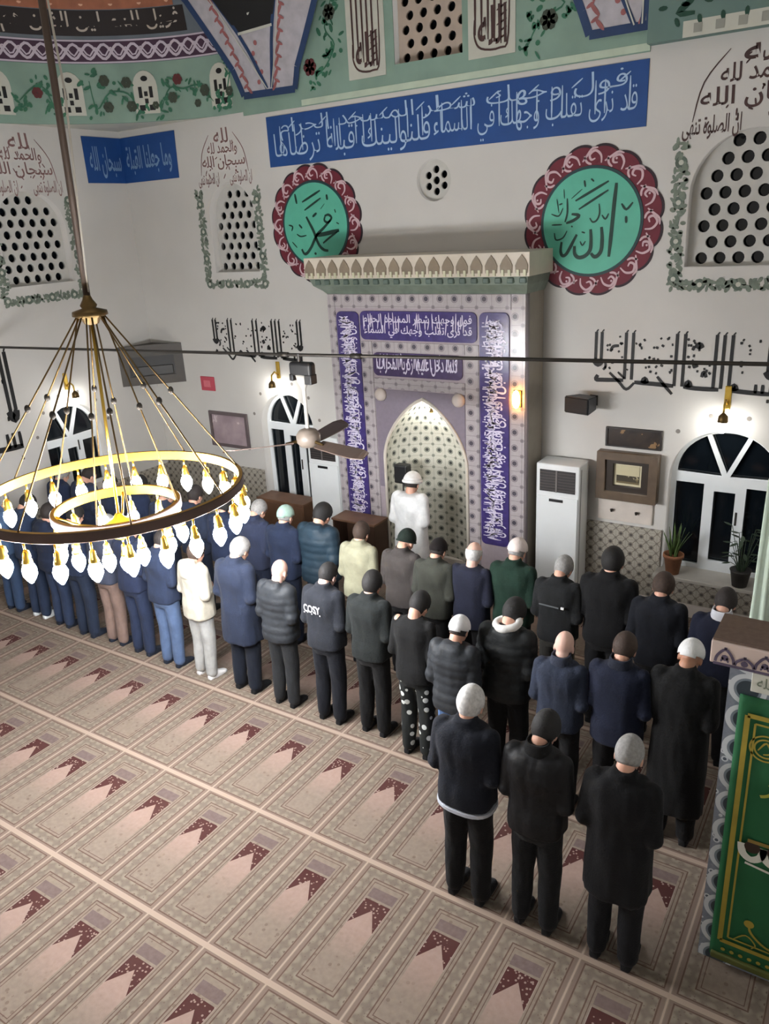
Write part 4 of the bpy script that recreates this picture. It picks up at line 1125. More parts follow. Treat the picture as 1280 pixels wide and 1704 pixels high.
# ------------------------------------------------------------------ low wooden furniture along the mihrab wall
t = thing('wooden_cabinet', 'low brown wooden cabinet under the arched window left of the mihrab', 'cabinet', (-7.72, 8.84, 0))
obj('body', box(-.45, .45, -.17, .17, .04, .72, .006), WOODM, t, False, True); obj('top', box(-.47, .47, -.19, .18, .72, .75, .005), WOODM, t, False, True); obj('plinth', box(-.43, .43, -.15, .16, 0, .04), WOOD, t, False, True)
for s in (-1, 1):
    d_ = obj('door', box(.225*s-.21, .225*s+.21, -.185, -.168, .08, .69, .005), WOODM, t, False, True)
    bm = bmesh.new(); tube(bm, [(.06*s, -.185, .42), (.06*s, -.215, .42)], .013, 8); obj('knob', bm, BRASSD, d_, True, True)
t = thing('wooden_bookcase', 'dark brown low bookcase at the left foot of the mihrab', 'bookcase', (-5.98, 8.32, 0))
obj('back', box(-.34, .34, .14, .16, 0, .82), WOOD, t, False, True)
for s in (-1, 1): obj('side_panel', box(.34*s-.012, .34*s+.012, -.16, .16, 0, .84, .003), WOOD, t, False, True)
for z_ in (.04, .40): obj('shelf', box(-.33, .33, -.155, .14, z_-.01, z_+.012), WOOD, t, False, True)
obj('top', box(-.36, .36, -.18, .17, .84, .87, .005), WOODM, t, False, True)

# ------------------------------------------------------------------ minbar portal at the right
t = thing('minbar', 'tall tiled minbar portal with green gold edged curtain at right edge', 'minbar', (0.02, 4.45, 0))
m, b, g = newmat('minbar_tile', 0.3)
x, y, z, co = g.coord('Object')
u = x+.57; fv = ((z/.205)+.35).fr()-.5
cu = (u-.105)/.205
wob = g.noise(co, 11, 3); n3 = g.noise(co, 40, 2)
r = (cu*cu+fv*fv).sqrt()
col = g.mix(n3, (108, 116, 130), (146, 152, 162))
col = g.mix((g.vor(co, 15.0) < .30), col, (206, 210, 216)); col = g.mix((g.vor(co, 15.0) < .17), col, (84, 92, 104))
col = g.mix(r < .50, col, (206, 210, 214)); col = g.mix(r < .36, col, (122, 132, 142)); col = g.mix(r < .29, col, (58, 68, 76))
col = g.mix(cu.abs() > 1.6, col, g.mix(n3, (128, 134, 146), (196, 200, 206)))
g.l.new(col.o, b.inputs['Base Color'])
bm = bmesh.new()
bx(bm, -.57, .56, -.15, .15, 0, 2.22)
obj('portal_body', bm, m, t, False, True)
obj('top_ledge', box(-.68, .57, -.17, .18, 2.22, 2.36, .006), plain('rose_marble', (216, 196, 186), .35, 0, .06, 6), t, False, True)
m2, b, g = newmat('brown_carpet', .95)
x, y, z, co = g.coord('Object'); n = g.noise(co, 30, 3)
col = g.mix(n, (96, 78, 68), (124, 104, 92)); col = g.mix((g.vor(co, 7.0) < .26)*(x > -.35), col, (70, 32, 26)); g.l.new(col.o, b.inputs['Base Color'])
obj('carpet_top', box(-.675, .565, -.155, .178, 2.36, 2.372), m2, t, False, True)
def WQ(u, v, d=0.0): return Vector((u-.02, -.17-d, v))
bm = bmesh.new()
rect(bm, -.64, .58, 2.215, 2.232, WQ, .004)
k = 0; u = -.58
while u < .55:
    big = (k % 2 == 0)
    h_ = .085 if big else .05
    stroke(bm, [(u-.05, 2.235), (u-.04, 2.235+h_*.5), (u, 2.235+h_), (u+.04, 2.235+h_*.5), (u+.05, 2.235)], .016, WQ, .004, 1.0)
    stroke(bm, [(u, 2.235+h_), (u, 2.25+h_)], .016, WQ, .004, 1.0)
    disc(bm, u, 2.235+h_*.38, .02, WQ, .005, 8)
    if big: stroke(bm, [(u-.02, 2.24), (u-.01, 2.27)], .012, WQ, .005); stroke(bm, [(u+.02, 2.24), (u+.01, 2.27)], .012, WQ, .005)
    u += .105; k += 1
obj('crown_ornament', bm, plain('purple_grey_paint', (86, 76, 96), .6, 0, .2), t, False, True)
obj('inscription_tile', box(-.45, .46, -.162, -.148, 2.085, 2.205, .004), plain('ivory_tile', (212, 212, 200), .3, 0, .06, 20), t, False, True)
bm = bmesh.new(); text(bm, 'لا اله الا الله محمد رسول الله', -.40, .44, 2.10, 2.19, lambda u, v, d: Vector((u-.02, -.163-d, v)), .002); obj('inscription', bm, plain('grey_green_ink', (120, 128, 112), .6), t, False, True)
cu_ = obj('curtain', None or (lambda: (lambda bm: bm)(bmesh.new()))(), plain('green_velvet', (28, 92, 54), .8, 0, .12, 3), t, False, True)
bm = bmesh.new(); nx, nz = 40, 30
fr_ = [[bm.verts.new((-.50+.94*i/nx, -.166-.006*sin(i*.9)-.003*sin(i*.37+j*.3), .06+1.99*j/nz)) for i in range(nx+1)] for j in range(nz+1)]
bk_ = [[bm.verts.new((-.50+.94*i/nx, -.152, .06+1.99*j/nz)) for i in range(nx+1)] for j in range(nz+1)]
for j in range(nz):
    for i in range(nx):
        bm.faces.new((fr_[j][i], fr_[j][i+1], fr_[j+1][i+1], fr_[j+1][i])); bm.faces.new((bk_[j][i], bk_[j+1][i], bk_[j+1][i+1], bk_[j][i+1]))
for i in range(nx): bm.faces.new((fr_[0][i], bk_[0][i], bk_[0][i+1], fr_[0][i+1])); bm.faces.new((fr_[nz][i], fr_[nz][i+1], bk_[nz][i+1], bk_[nz][i]))
for j in range(nz): bm.faces.new((fr_[j][0], fr_[j+1][0], bk_[j+1][0], bk_[j][0])); bm.faces.new((fr_[j][nx], bk_[j][nx], bk_[j+1][nx], fr_[j+1][nx]))
bmesh.ops.recalc_face_normals(bm, faces=bm.faces); bm.to_mesh(cu_.data); bm.free()
for p in cu_.data.polygons: p.use_smooth = True
def WC(u, v, d=0.0): return Vector((u-.02, -.176-d, v))
bm = bmesh.new()
for (a, c, wd) in ((.055, .055, .030), (.10, .10, .012)):
    x0, x1, z0, z1 = -.48+a, .46-a, .06+c+.10, 2.05-c-.06
    for p_, q_ in (((x0, z0), (x0, z1)), ((x0, z1), (x1, z1)), ((x1, z1), (x1, z0)), ((x1, z0), (x0, z0))): stroke(bm, [p_, q_], wd, WC, .003, 1.0)
for u in (-.31, .0, .31):
    for rr_ in (.085, .06): stroke(bm, [(u+rr_*cos(2*PI*k/16), 1.74+rr_*sin(2*PI*k/16)) for k in range(17)], .010, WC, .003, 1.0)
    stroke(bm, [(u-.04, 1.72), (u, 1.78), (u+.03, 1.72), (u-.01, 1.70)], .012, WC, .003)
for s in (-1, 1):
    for k in range(5):
        stroke(bm, [(s*.33-.02, .26+.0*k), (s*.28, .33), (s*.22, .28+.02*k), (s*.24, .24)], .010, WC, .003); break
    stroke(bm, [(s*.27, .42), (s*.25, .36), (s*.16, .29), (s*.02, .27)], .016, WC, .003); disc(bm, s*.27, .43, .03, WC, .004)
for k in range(16): disc(bm, -.40+.053*k, .145, .014, WC, .003, 8)
cu_gold = obj('gold_embroidery', bm, GOLD, cu_, False, True)
bm = bmesh.new(); text(bm, 'الله اكبر', -.31, .30, 1.40, 1.58, WC, .004); obj('gold_lettering', bm, plain('bright_gold', (176, 176, 74), .5, .2, .1), cu_, False, True)
bm = bmesh.new()
for k in range(6):
    u = -.31+k*.125
    stroke(bm, [(u-.062, 1.04), (u-.05, .97), (u, .935), (u+.05, .97), (u+.062, 1.04)], .045, WC, .006, 1.0)
stroke(bm, [(-.34, .90), (0, .86), (.34, .90)], .016, WC, .006, 1.0)
obj('white_fringe', bm, plain('white_satin', (220, 220, 208), .5, 0, .05), cu_, False, True)
bm = bmesh.new()
rect(bm, -.34, .37, 1.06, 1.085, WC, .008); 
obj('gold_braid', bm, plain('dull_gold', (150, 126, 66), .5, .2), cu_, False, True)
bm = bmesh.new()
for k in range(6): disc(bm, -.31+k*.125, 1.03, .045, WC, .0075, 12)
obj('dark_swag', bm, plain('dark_brown_satin', (48, 32, 20), .6), cu_, False, True)
bm = bmesh.new(); bx(bm, -.49, .45, -.19, -.16, .05, .10, .01); obj('hem', bm, plain('olive_hem', (84, 88, 38), .7, 0, .2), cu_, False, True)
t = thing('furled_banner', 'furled pale green and white banner on a pole behind the minbar portal', 'banner', (-.49, 4.95, 0))
bm = bmesh.new(); lathe(bm, [(.10, 0), (.10, .02), (.03, .04), (.016, .06), (.016, 3.25), (.03, 3.28), (.001, 3.36)], (0, 0, 0), 16); obj('pole', bm, BRASSD, t, True, True)
bm = bmesh.new(); n = 26
rings = []
for i in range(16):
    q_ = i/15; R_ = .085-.045*q_
    rings.append([Vector(((R_+.016*sin(5*2*PI*k/n+q_*2))*cos(2*PI*k/n), (R_+.016*sin(5*2*PI*k/n+q_*2))*sin(2*PI*k/n), 1.2+1.95*q_)) for k in range(n)])
loft(bm, rings); obj('cloth', bm, plain('pale_green_cloth', (190, 206, 190), .7, 0, .14, 8), t, True, True)

# ================================================================== PEOPLE
def remeshed(bm, voxel, smooth=4, fold=0.0, seed=0, stretch=(9, 9, 2.4)):
    """one continuous skin round overlapping volumes, softened, with optional cloth folds"""
    me = bpy.data.meshes.new('figure'); bmesh.ops.recalc_face_normals(bm, faces=bm.faces); bm.to_mesh(me); bm.free()
    o = bpy.data.objects.new('figure', me); COL.objects.link(o)
    r = o.modifiers.new('r', 'REMESH'); r.mode = 'VOXEL'; r.voxel_size = voxel; r.use_smooth_shade = True
    if smooth:
        s = o.modifiers.new('s', 'SMOOTH'); s.factor = .5; s.iterations = smooth
    bpy.context.view_layer.update()
    out = bpy.data.meshes.new_from_object(o.evaluated_get(bpy.context.evaluated_depsgraph_get()))
    bpy.data.objects.remove(o); bpy.data.meshes.remove(me)
    if fold:
        sv = Vector((seed*3.1, seed*1.7, 0)); nn = [v.normal.copy() for v in out.vertices]
        for v, n in zip(out.vertices, nn):
            q_ = Vector((v.co.x*stretch[0], v.co.y*stretch[1], v.co.z*stretch[2]))+sv
            v.co += n*(fold*noise.noise(q_) + fold*.45*noise.noise(q_*2.3))
    for p in out.polygons: p.use_smooth = True
    return out
def cap_(bm, pts, rad, n=12):
    tube(bm, pts, rad, n)
    for p, r in ((pts[0], rad[0]), (pts[-1], rad[-1])): ell(bm, p, (r, r, r), 12)
    for p, r in zip(pts[1:-1], rad[1:-1]): ell(bm, p, (r, r, r), 12)
def ring(z_, rx, ry, cy=0.0, n=28, e=2.5, cx=0.0):
    P = []
    for k in range(n):
        a = 2*PI*k/n; c_, s_ = cos(a), sin(a)
        P.append(Vector((cx+rx*math.copysign(abs(c_)**(2/e), c_), cy+ry*math.copysign(abs(s_)**(2/e), s_), z_)))
    return P
HEADS = []        # (pitch, yaw) of three ways the head is bowed
def head_matrix(pitch, yaw_):
    # about the neck joint
    return Matrix.Translation((0, .010, 1.435)) @ Matrix.Rotation(yaw_, 4, 'Z') @ Matrix.Rotation(-pitch, 4, 'X') @ Matrix.Scale(1.13, 4)
ARM = {s: [(.174*s, -.012, 1.395), (.206*s, -.045, 1.125), (.085*s, .165, 1.085 + (.02 if s < 0 else -.005))] for s in (-1, 1)}
HW = {s: ARM[s][2] for s in (-1, 1)}
def body_mesh(pitch, yaw_):
    bm = bmesh.new()
    # trunk
    loft(bm, [ring(.86, .125, .10, -.01), ring(.92, .162, .118, -.015), ring(1.0, .160, .115, -.01), ring(1.10, .142, .098, .0), ring(1.22, .158, .108, -.005), ring(1.32, .172, .115, -.01), ring(1.40, .165, .09, -.012), ring(1.455, .085, .062, -.005)])
    for s in (-1, 1):
        cap_(bm, [(.088*s, -.01, .90), (.098*s, .008, .49), (.108*s, -.035, .085)], [.086, .056, .038])
        ell(bm, (.10*s, -.022, .33), (.046, .046, .11), 12)                       # calf
        # foot
        loft(bm, [[Vector((.108*s+dx_*w_, y_, z_)) for dx_, z_ in ((-1, 0), (1, 0), (1, h_*.6), (.5, h_), (-.5, h_), (-1, h_*.6))] for y_, w_, h_ in ((-.085, .026, .05), (-.05, .034, .085), (.02, .038, .085), (.09, .044, .05), (.15, .036, .03), (.17, .02, .02))])
        A = ARM[s]
        ell(bm, A[0], (.058, .058, .062), 12)
        cap_(bm, A, [.049, .040, .026])
    cap_(bm, [(0, -.008, 1.41), (0, .02, 1.51)], [.066, .060])
    H = head_matrix(pitch, yaw_)
    def he(c, r, seg=16, rx=0.0):
        m_ = H @ Matrix.Translation(c) @ Matrix.Rotation(rx, 4, 'X') @ Matrix.Diagonal((r[0], r[1], r[2], 1))
        bmesh.ops.create_uvsphere(bm, u_segments=seg, v_segments=12, radius=1.0, matrix=m_)
    he((0, .012, .145), (.072, .092, .092)); he((0, .040, .085), (.054, .060, .072)); he((0, .075, .052), (.030, .024, .024))   # skull, face, chin
    he((0, .108, .100), (.013, .016, .024), 10, -.3); he((0, .092, .135), (.046, .012, .010), 10)                               # nose, brow
    for s in (-1, 1):
        he((.073*s, .008, .105), (.009, .018, .030), 10); he((.036*s, .072, .092), (.018, .018, .016), 10)                      # ears, cheeks
    he((0, .095, .066), (.020, .010, .006), 10)                                                                                 # lips
    # hands folded on the belly: palm, four fingers of different length, thumb
    for s in (-1, 1):
        w_ = Vector(HW[s]); top = s > 0
        zz = w_.z; yy = w_.y + (.024 if top else .0)
        pal = Vector((w_.x-.055*s, yy+.012, zz))
        m_ = Matrix.Translation(pal) @ Matrix.Diagonal((.045, .016, .040, 1))
        bmesh.ops.create_uvsphere(bm, u_segments=12, v_segments=8, radius=1.0, matrix=m_)
        cap_(bm, [w_, pal], [.026, .018], 8)
        for k, ln in enumerate((.062, .072, .068, .052)):
            z0_ = zz+.027-.018*k
            b0 = Vector((pal.x-.030*s, yy+.014, z0_))
            b1 = b0+Vector((-ln*.55*s, .006, -.002)); b2 = b1+Vector((-ln*.42*s, -.012, -.004))
            cap_(bm, [b0, b1, b2], [.0092, .0085, .0072], 8)
        t0 = Vector((pal.x+.010*s, yy+.016, zz+.030)); t1 = t0+Vector((-.022*s, .010, .026)); t2 = t1+Vector((-.026*s, .002, .010))
        cap_(bm, [t0, t1, t2], [.012, .0105, .0085], 8)
    me = remeshed(bm, .0085, 3)
    # eyes and mouth line
    b2 = bmesh.new(); b2.from_mesh(me)
    for s in (-1, 1):
        r_e = bmesh.ops.create_uvsphere(b2, u_segments=8, v_segments=6, radius=1.0, matrix=H @ Matrix.Translation((.030*s, .092, .118)) @ Matrix.Diagonal((.012, .006, .006, 1)))
        for f in {f for v in r_e['verts'] for f in v.link_faces}: f.material_index = 1; f.smooth = True
    r_e = bmesh.ops.create_uvsphere(b2, u_segments=8, v_segments=6, radius=1.0, matrix=H @ Matrix.Translation((0, .104, .066)) @ Matrix.Diagonal((.018, .003, .002, 1)))
    for f in {f for v in r_e['verts'] for f in v.link_faces}: f.material_index = 1; f.smooth = True
    b2.to_mesh(me); b2.free()
    return me
POSES = [(.50, 0.0), (.34, .06), (.62, -.07)]
EYE = plain('dark_eye', (40, 26, 22), .4)
SKIN = {k: plain('skin_'+k, c, .55, 0, .06, 12) for k, c in (('light', (206, 158, 136)), ('pale', (222, 182, 166)), ('tan', (176, 126, 100)))}
for m_ in SKIN.values(): m_.node_tree.nodes['Principled BSDF'].inputs['Subsurface Weight'].default_value = .05
BODY = []
for p_, y_ in POSES:
    me = body_mesh(p_, y_); me.materials.append(SKIN['light']); me.materials.append(EYE); BODY.append(me)

def sleeve(bm, s, g0, g1, cuff):
    A = [Vector(p) for p in ARM[s]]
    e = A[1]+Vector((.012*s, -.010, -.005))
    w_ = A[1].lerp(A[2], cuff)
    cap_(bm, [A[0], e, w_], [.062+g0, .052+g0, .036+g1], 14)
def torso(bm, hem, g, belly=0.0, hipw=.185):
    R = [ring(1.468, .080+g*.4, .066+g*.4, -.003), ring(1.44, .135+g, .086+g, -.010), ring(1.395, .190+g, .105+g, -.014), ring(1.30, .192+g, .122+g, -.012), ring(1.18, .182+g, .120+g+belly, .004), ring(1.06, .180+g, .122+g+belly, .004), ring(.96, hipw+g, .132+g+belly*.6, -.008)]
    z_ = .96
    while z_-.12 > hem:
        z_ -= .12; t_ = (.96-z_); R.append(ring(z_, hipw+g+.03*t_, .132+g+.02*t_, -.008))
    R.append(ring(hem, hipw+g+.03*(.96-hem), .132+g+.02*(.96-hem), -.008))
    loft(bm, R)
def neckband(bm):
    loft(bm, [ring(1.40, .110, .090, -.010), ring(1.46, .088, .080, -.010), ring(1.505, .078, .074, -.006), ring(1.515, .070, .066, -.004)])
def garment(kind):
    bm = bmesh.new()
    if kind == 'jacket':
        torso(bm, .855, .022); [sleeve(bm, s, .012, .010, .88) for s in (-1, 1)]; neckband(bm); me = remeshed(bm, .014, 5, .010, 1)
    elif kind == 'puffer':
        torso(bm, .83, .034); [sleeve(bm, s, .024, .020, .86) for s in (-1, 1)]
        loft(bm, [ring(1.40, .125, .07, -.085), ring(1.46, .118, .062, -.080), ring(1.50, .085, .045, -.055)])     # hood lying on the back
        me = remeshed(bm, .014, 5, .006, 2)
        for v in me.vertices:
            if v.co.z < 1.36: v.co += v.normal*(.007*abs(sin(v.co.z*PI/.085))-.003)
    elif kind == 'coat':
        torso(bm, .60, .026); [sleeve(bm, s, .014, .012, .9) for s in (-1, 1)]; neckband(bm); me = remeshed(bm, .015, 5, .012, 3)
    elif kind == 'long_coat':
        torso(bm, .30, .024); [sleeve(bm, s, .014, .012, .9) for s in (-1, 1)]; neckband(bm); me = remeshed(bm, .015, 5, .014, 4)
    elif kind == 'sweater':
        torso(bm, .84, .012); [sleeve(bm, s, .004, .004, .88) for s in (-1, 1)]; me = remeshed(bm, .013, 5, .008, 5)
    elif kind == 'hoodie':
        torso(bm, .80, .024); [sleeve(bm, s, .014, .010, .88) for s in (-1, 1)]
        loft(bm, [ring(1.33, .09, .05, -.125), ring(1.40, .128, .072, -.095), ring(1.47, .120, .068, -.075), ring(1.515, .088, .05, -.05)])
        me = remeshed(bm, .014, 5, .012, 6)
    elif kind == 'blazer':
        torso(bm, .80, .018, .012); [sleeve(bm, s, .008, .008, .9) for s in (-1, 1)]; me = remeshed(bm, .014, 4, .006, 7)
    elif kind == 'robe':
        torso(bm, .06, .034); [sleeve(bm, s, .026, .045, .92) for s in (-1, 1)]; me = remeshed(bm, .016, 5, .012, 8, (7, 7, .8))
    elif kind == 'trousers':
        loft(bm, [ring(.78, .150, .105, -.012), ring(.84, .172, .128, -.014), ring(.94, .178, .128, -.012), ring(1.02, .165, .116, -.005)])
        for s in (-1, 1): cap_(bm, [(.088*s, -.012, .86), (.100*s, .002, .48), (.108*s, -.035, .085)], [.102, .084, .070], 14)
        me = remeshed(bm, .013, 4, .008, 9, (12, 12, 5))
    elif kind == 'sock':
        for s in (-1, 1):
            loft(bm, [[Vector((.108*s+dx_*w_, y_, z_)) for dx_, z_ in ((-1, 0), (1, 0), (1, h_*.6), (.5, h_), (-.5, h_), (-1, h_*.6))] for y_, w_, h_ in ((-.095, .028, .055), (-.055, .040, .10), (.02, .044, .098), (.09, .050, .062), (.155, .042, .040), (.182, .022, .024))])
            cap_(bm, [(.108*s, -.035, .06), (.108*s, -.035, .17)], [.045, .044])
        me = remeshed(bm, .010, 3)
        for v in me.vertices: v.co.z = max(v.co.z, 0.0)
    elif kind == 'collar':
        R0 = [ring(1.43, .100, .086, -.012), ring(1.51, .084, .080, -.008), ring(1.53, .080, .076, -.006), ring(1.53, .070, .066, -.006), ring(1.45, .070, .066, -.008)]
        loft(bm, R0, False); me = bpy.data.meshes.new('collar'); bmesh.ops.recalc_face_normals(bm, faces=bm.faces); bm.to_mesh(me); bm.free()
        for p in me.polygons: p.use_smooth = True
    elif kind == 'scarf':
        P = [(.096*cos(a), -.012+.092*sin(a), 1.50+.018*sin(a+1)) for a in [2*PI*k/20 for k in range(21)]]
        tube(bm, P, .034, 10, False); me = remeshed(bm, .010, 3, .006, 10)
    elif kind == 'shirt_hem':
        R0 = [ring(.825, .213, .158, -.010), ring(.85, .213, .158, -.010), ring(.85, .19, .14, -.010), ring(.825, .19, .14, -.010)]
        loft(bm, R0, False); 
        me = bpy.data.meshes.new('shirt_hem'); bm.to_mesh(me); bm.free()
    me.materials.append(INK)
    return me
GARM = {}
def headwear(kind, pose):
    """hair or hat: a shell round the skull, in the frame of the bowed head"""
    H = head_matrix(*POSES[pose]); bm = bmesh.new()
    th = {'short': .008, 'full': .011, 'fringe': .006, 'buzz': .005, 'cap': .013, 'beanie': .016, 'turban': .030}[kind]
    seg = 28
    def keep(x_, y_, z_):
        if kind in ('short', 'full'): return (z_ > .215 - .055 if y_ > .062 else (z_ > .125 if y_ > .020 else z_ > (.045 if y_ < -.01 else .085)))
        if kind == 'buzz': return (z_ > .175 if y_ > .055 else (z_ > .135 if y_ > .02 else z_ > .075))
        if kind == 'fringe': return y_ < .035 and (.055 if y_ < -.01 else .09) < z_ < .165
        if kind == 'cap': return z_ > .132+.22*y_
        if kind == 'beanie': return z_ > .118 + .20*y_
        if kind == 'turban': return z_ > .150
    c_ = Vector((0, .008, .140)); r_h = (.074+th, .095+th, .096+th*(1.0 if kind != 'full' else 1.15))
    if kind == 'cap': r_h = (.074+th, .095+th, .092+th)
    P = {}
    def pt(i, j, e):
        a = 2*PI*i/seg; b_ = PI*j/20
        bump = 1+(.012*noise.noise(Vector((cos(a)*3, sin(a)*3, b_*3)))*(1 if kind in ('full', 'short') else 0))
        return Vector((c_.x+(r_h[0]-e)*sin(b_)*cos(a)*bump, c_.y+(r_h[1]-e)*sin(b_)*sin(a)*bump, c_.z+(r_h[2]-e)*cos(b_)*bump))
    outer = {}; inner = {}
    def gv(d_, i, j, e):
        k = (i % seg if 0 < j < 20 else 0, j)
        if k not in d_: d_[k] = bm.verts.new(H @ pt(k[0], j, e))
        return d_[k]
    edges = {}
    for j in range(20):
        for i in range(seg):
            a = 2*PI*(i+.5)/seg; b_ = PI*(j+.5)/20
            q_ = Vector((c_.x+r_h[0]*sin(b_)*cos(a), c_.y+r_h[1]*sin(b_)*sin(a), c_.z+r_h[2]*cos(b_)))
            if not keep(*q_): continue
            ids = [(i, j), (i, j+1), (i+1, j+1), (i+1, j)]
            for d_, e, rev in ((outer, 0, False), (inner, th+.004, True)):
                vs = []
                for ii, jj in ids:
                    v = gv(d_, ii, jj, e)
                    if v not in vs: vs.append(v)
                if len(vs) > 2:
                    try: bm.faces.new(vs[::-1] if rev else vs)
                    except ValueError: pass
    # close the rim between the shells
    oi = {v: k for k, v in outer.items()}
    for e in [e for e in bm.edges if len(e.link_faces) == 1 and e.verts[0] in oi and e.verts[1] in oi]:
        a, b_ = e.verts; bm.faces.new((a, b_, inner[oi[b_]], inner[oi[a]]))
    if kind == 'turban':
        for k in range(3):
            zz = .150+.022*k; rx = .094-.010*k; ry = .116-.012*k
            P = [H @ Vector((rx*cos(t_), .008+ry*sin(t_), zz+.010*sin(t_+k*2))) for t_ in [2*PI*q_/24 for q_ in range(25)]]
            tube(bm, P, .021-.002*k, 10, False)
    if kind == 'beanie':
        P = [H @ Vector((.088*cos(t_), .008+.108*sin(t_), .122+.20*(.108*sin(t_))*1.0)) for t_ in [2*PI*q_/24 for q_ in range(25)]]
        tube(bm, P, .011, 8, False)
    bmesh.ops.recalc_face_normals(bm, faces=bm.faces)
    me = bpy.data.meshes.new(kind); bm.to_mesh(me); bm.free()
    for p in me.polygons: p.use_smooth = True
    me.materials.append(INK)
    return me
def child(name, me, mat_, root):
    o = bpy.data.objects.new(name, me); COL.objects.link(o); o.parent = root
    o.material_slots[0].link = 'OBJECT'; o.material_slots[0].material = mat_
    return o
def gm(kind):
    if kind not in GARM: GARM[kind] = garment(kind)
    return GARM[kind]
HW_ = {}
def hm(kind, pose):
    if (kind, pose) not in HW_: HW_[(kind, pose)] = headwear(kind, pose)
    return HW_[(kind, pose)]
HAIRC = {'black': (24, 22, 22), 'brown': (58, 44, 36), 'grey': (138, 136, 134), 'white': (196, 194, 192), 'dark': (40, 34, 32)}
GN = {'puffer': 'jacket', 'blazer': 'jacket', 'long_coat': 'coat'}
def person(x_, y_, h_, top, topc, legc, hair, hairc, label, pose=0, hat=None, skin='light', wide=1.0, sock=(34, 34, 38), collar=None, extra=None, group=None, rz=0.0, fab='wool', hood_band=None, legm=None):
    o = bpy.data.objects.new('person', BODY[pose]); COL.objects.link(o)
    k = h_/1.70
    o.location = (x_, y_, 0); o.scale = (k*wide*.95, k*wide*.97, k); o.rotation_euler = (0, 0, rz)
    o.material_slots[0].link = 'OBJECT'; o.material_slots[0].material = SKIN[skin]
    o['label'] = label; o['category'] = 'person'
    if group: o['group'] = group
    j_ = child(GN.get(top, top), gm(top), cloth(topc, fab), o)
    if top != 'robe': child('trousers', gm('trousers'), legm or cloth(legc), o)
    else: child('trousers', gm('trousers'), cloth((200, 200, 200)), o)
    child('sock', gm('sock'), cloth(sock), o)
    if hair: child('hair', hm(hair, pose), plain('hair_'+hairc, HAIRC[hairc], .75, 0, .25, 40, .4, 160), o)
    if hat: child('turban' if hat[0] == 'turban' else hat[0], hm(hat[0], pose), cloth(hat[1], 'knit'), o)
    if collar: child('collar', gm('collar'), cloth(collar), o)
    if extra: extra(o, j_)
    return o
def e_print(o, j_):
    bm = bmesh.new()
    f = lambda u, v, d: Vector((u, -.148-d-.02*max(0, 1.30-v)*0+.22*max(0, abs(u)-.09)**1.2*1.0, v))
    text(bm, 'COSY', -.155, .055, 1.245, 1.325, f, .006, off=.02)
    for k_ in range(5): disc(bm, -.15+.05*k_, 1.235+.012*(k_ % 2), .008, f, .006, 7)
    obj('back_print', bm, plain('white_print', (222, 222, 226), .6), j_, False, True)
def e_hem(o, j_): child('shirt_hem', gm('shirt_hem'), cloth((186, 190, 200)), o)
def e_scarf(o, j_): child('scarf', gm('scarf'), cloth((206, 204, 200)), o)
def e_stripe(o, j_):
    bm = bmesh.new()
    f = lambda u, v, d: Vector((u, -.150-d+.25*max(0, abs(u)-.10), v))
    rect(bm, -.15, .06, 1.235, 1.25, f, .008); obj('stripe', bm, plain('grey_stripe', (84, 88, 90), .7), j_, False, True)
    bm = bmesh.new(); bx(bm, .085, .115, -.168, -.155, 1.24, 1.26); obj('white_tag', bm, plain('white_tag', (220, 220, 220), .6), j_, False, True)
# patterned pyjama trousers
pm, b, g = newmat('pyjama_pattern', .9)
x, y, z, co = g.coord('Object')
g.l.new(g.mix(g.vor(co, 11.0, .8) < .30, (16, 20, 20), (196, 200, 196)).o, b.inputs['Base Color'])

BK = (22, 22, 26); NV = (26, 31, 48); CH = (44, 48, 52); DT = (24, 24, 28); DN = (34, 44, 70)
Y3, Y2, Y1 = 4.0, 5.30, 6.46
# third row
person(-2.10, Y3, 1.74, 'jacket', (28, 33, 48), DT, 'short', 'white', 'white haired person in dark navy jacket with pale shirt hem, left of three rearmost', 1, extra=e_hem, wide=1.04)
person(-1.58, Y3, 1.71, 'jacket', (30, 30, 34), (34, 36, 40), 'full', 'black', 'black haired person in black jacket, middle of the three rearmost', 2, collar=(24, 24, 26), fab='nylon')
person(-1.03, Y3, 1.71, 'coat', (20, 20, 25), (26, 27, 34), 'buzz', 'grey', 'grey cropped person in plain black coat, right of the three rearmost', 0, wide=1.02)
# second row, from the minbar leftwards
person(-.97, Y2, 1.74, 'long_coat', (18, 18, 20), BK, None, '', 'person in long black coat and white cap beside the minbar', 2, ('cap', (232, 230, 226)), 'tan')
person(-1.43, Y2-.05, 1.70, 'blazer', (28, 36, 62), DT, 'short', 'brown', 'brown haired person in navy blazer, next left of the long black coat', 0, collar=(40, 46, 64), wide=1.03)
person(-1.88, Y2-.1, 1.62, 'jacket', (52, 60, 80), DT, None, '', 'bald person in slate blue jacket in second row', 1, None, 'pale', collar=(60, 66, 84))
person(-2.41, Y2+.07, 1.72, 'puffer', (40, 44, 46), BK, 'full', 'black', 'black haired person in charcoal puffer with pale scarf at the neck', 2, extra=e_scarf, fab='nylon', wide=1.05)
person(-2.75, Y2-.24, 1.62, 'puffer', (58, 62, 68), (70, 96, 136), 'buzz', 'dark', 'short person in grey puffer, blue jeans and white cap', 0, ('cap', (224, 222, 222)), fab='nylon')
person(-3.25, Y2-.06, 1.66, 'sweater', (24, 25, 27), BK, 'full', 'black', 'person in black sweater and black pyjama trousers with white motifs', 2, legm=pm)
person(-3.79, Y2+.04, 1.70, 'jacket', (38, 44, 44), (20, 21, 24), 'full', 'black', 'black haired person in dark grey green jacket, left of the pyjama trousers', 1)
person(-4.29, Y2, 1.71, 'jacket', (44, 48, 58), (28, 32, 44), 'buzz', 'black', 'person with cropped black hair and white print across the jacket back', 0, extra=e_print, skin='pale')
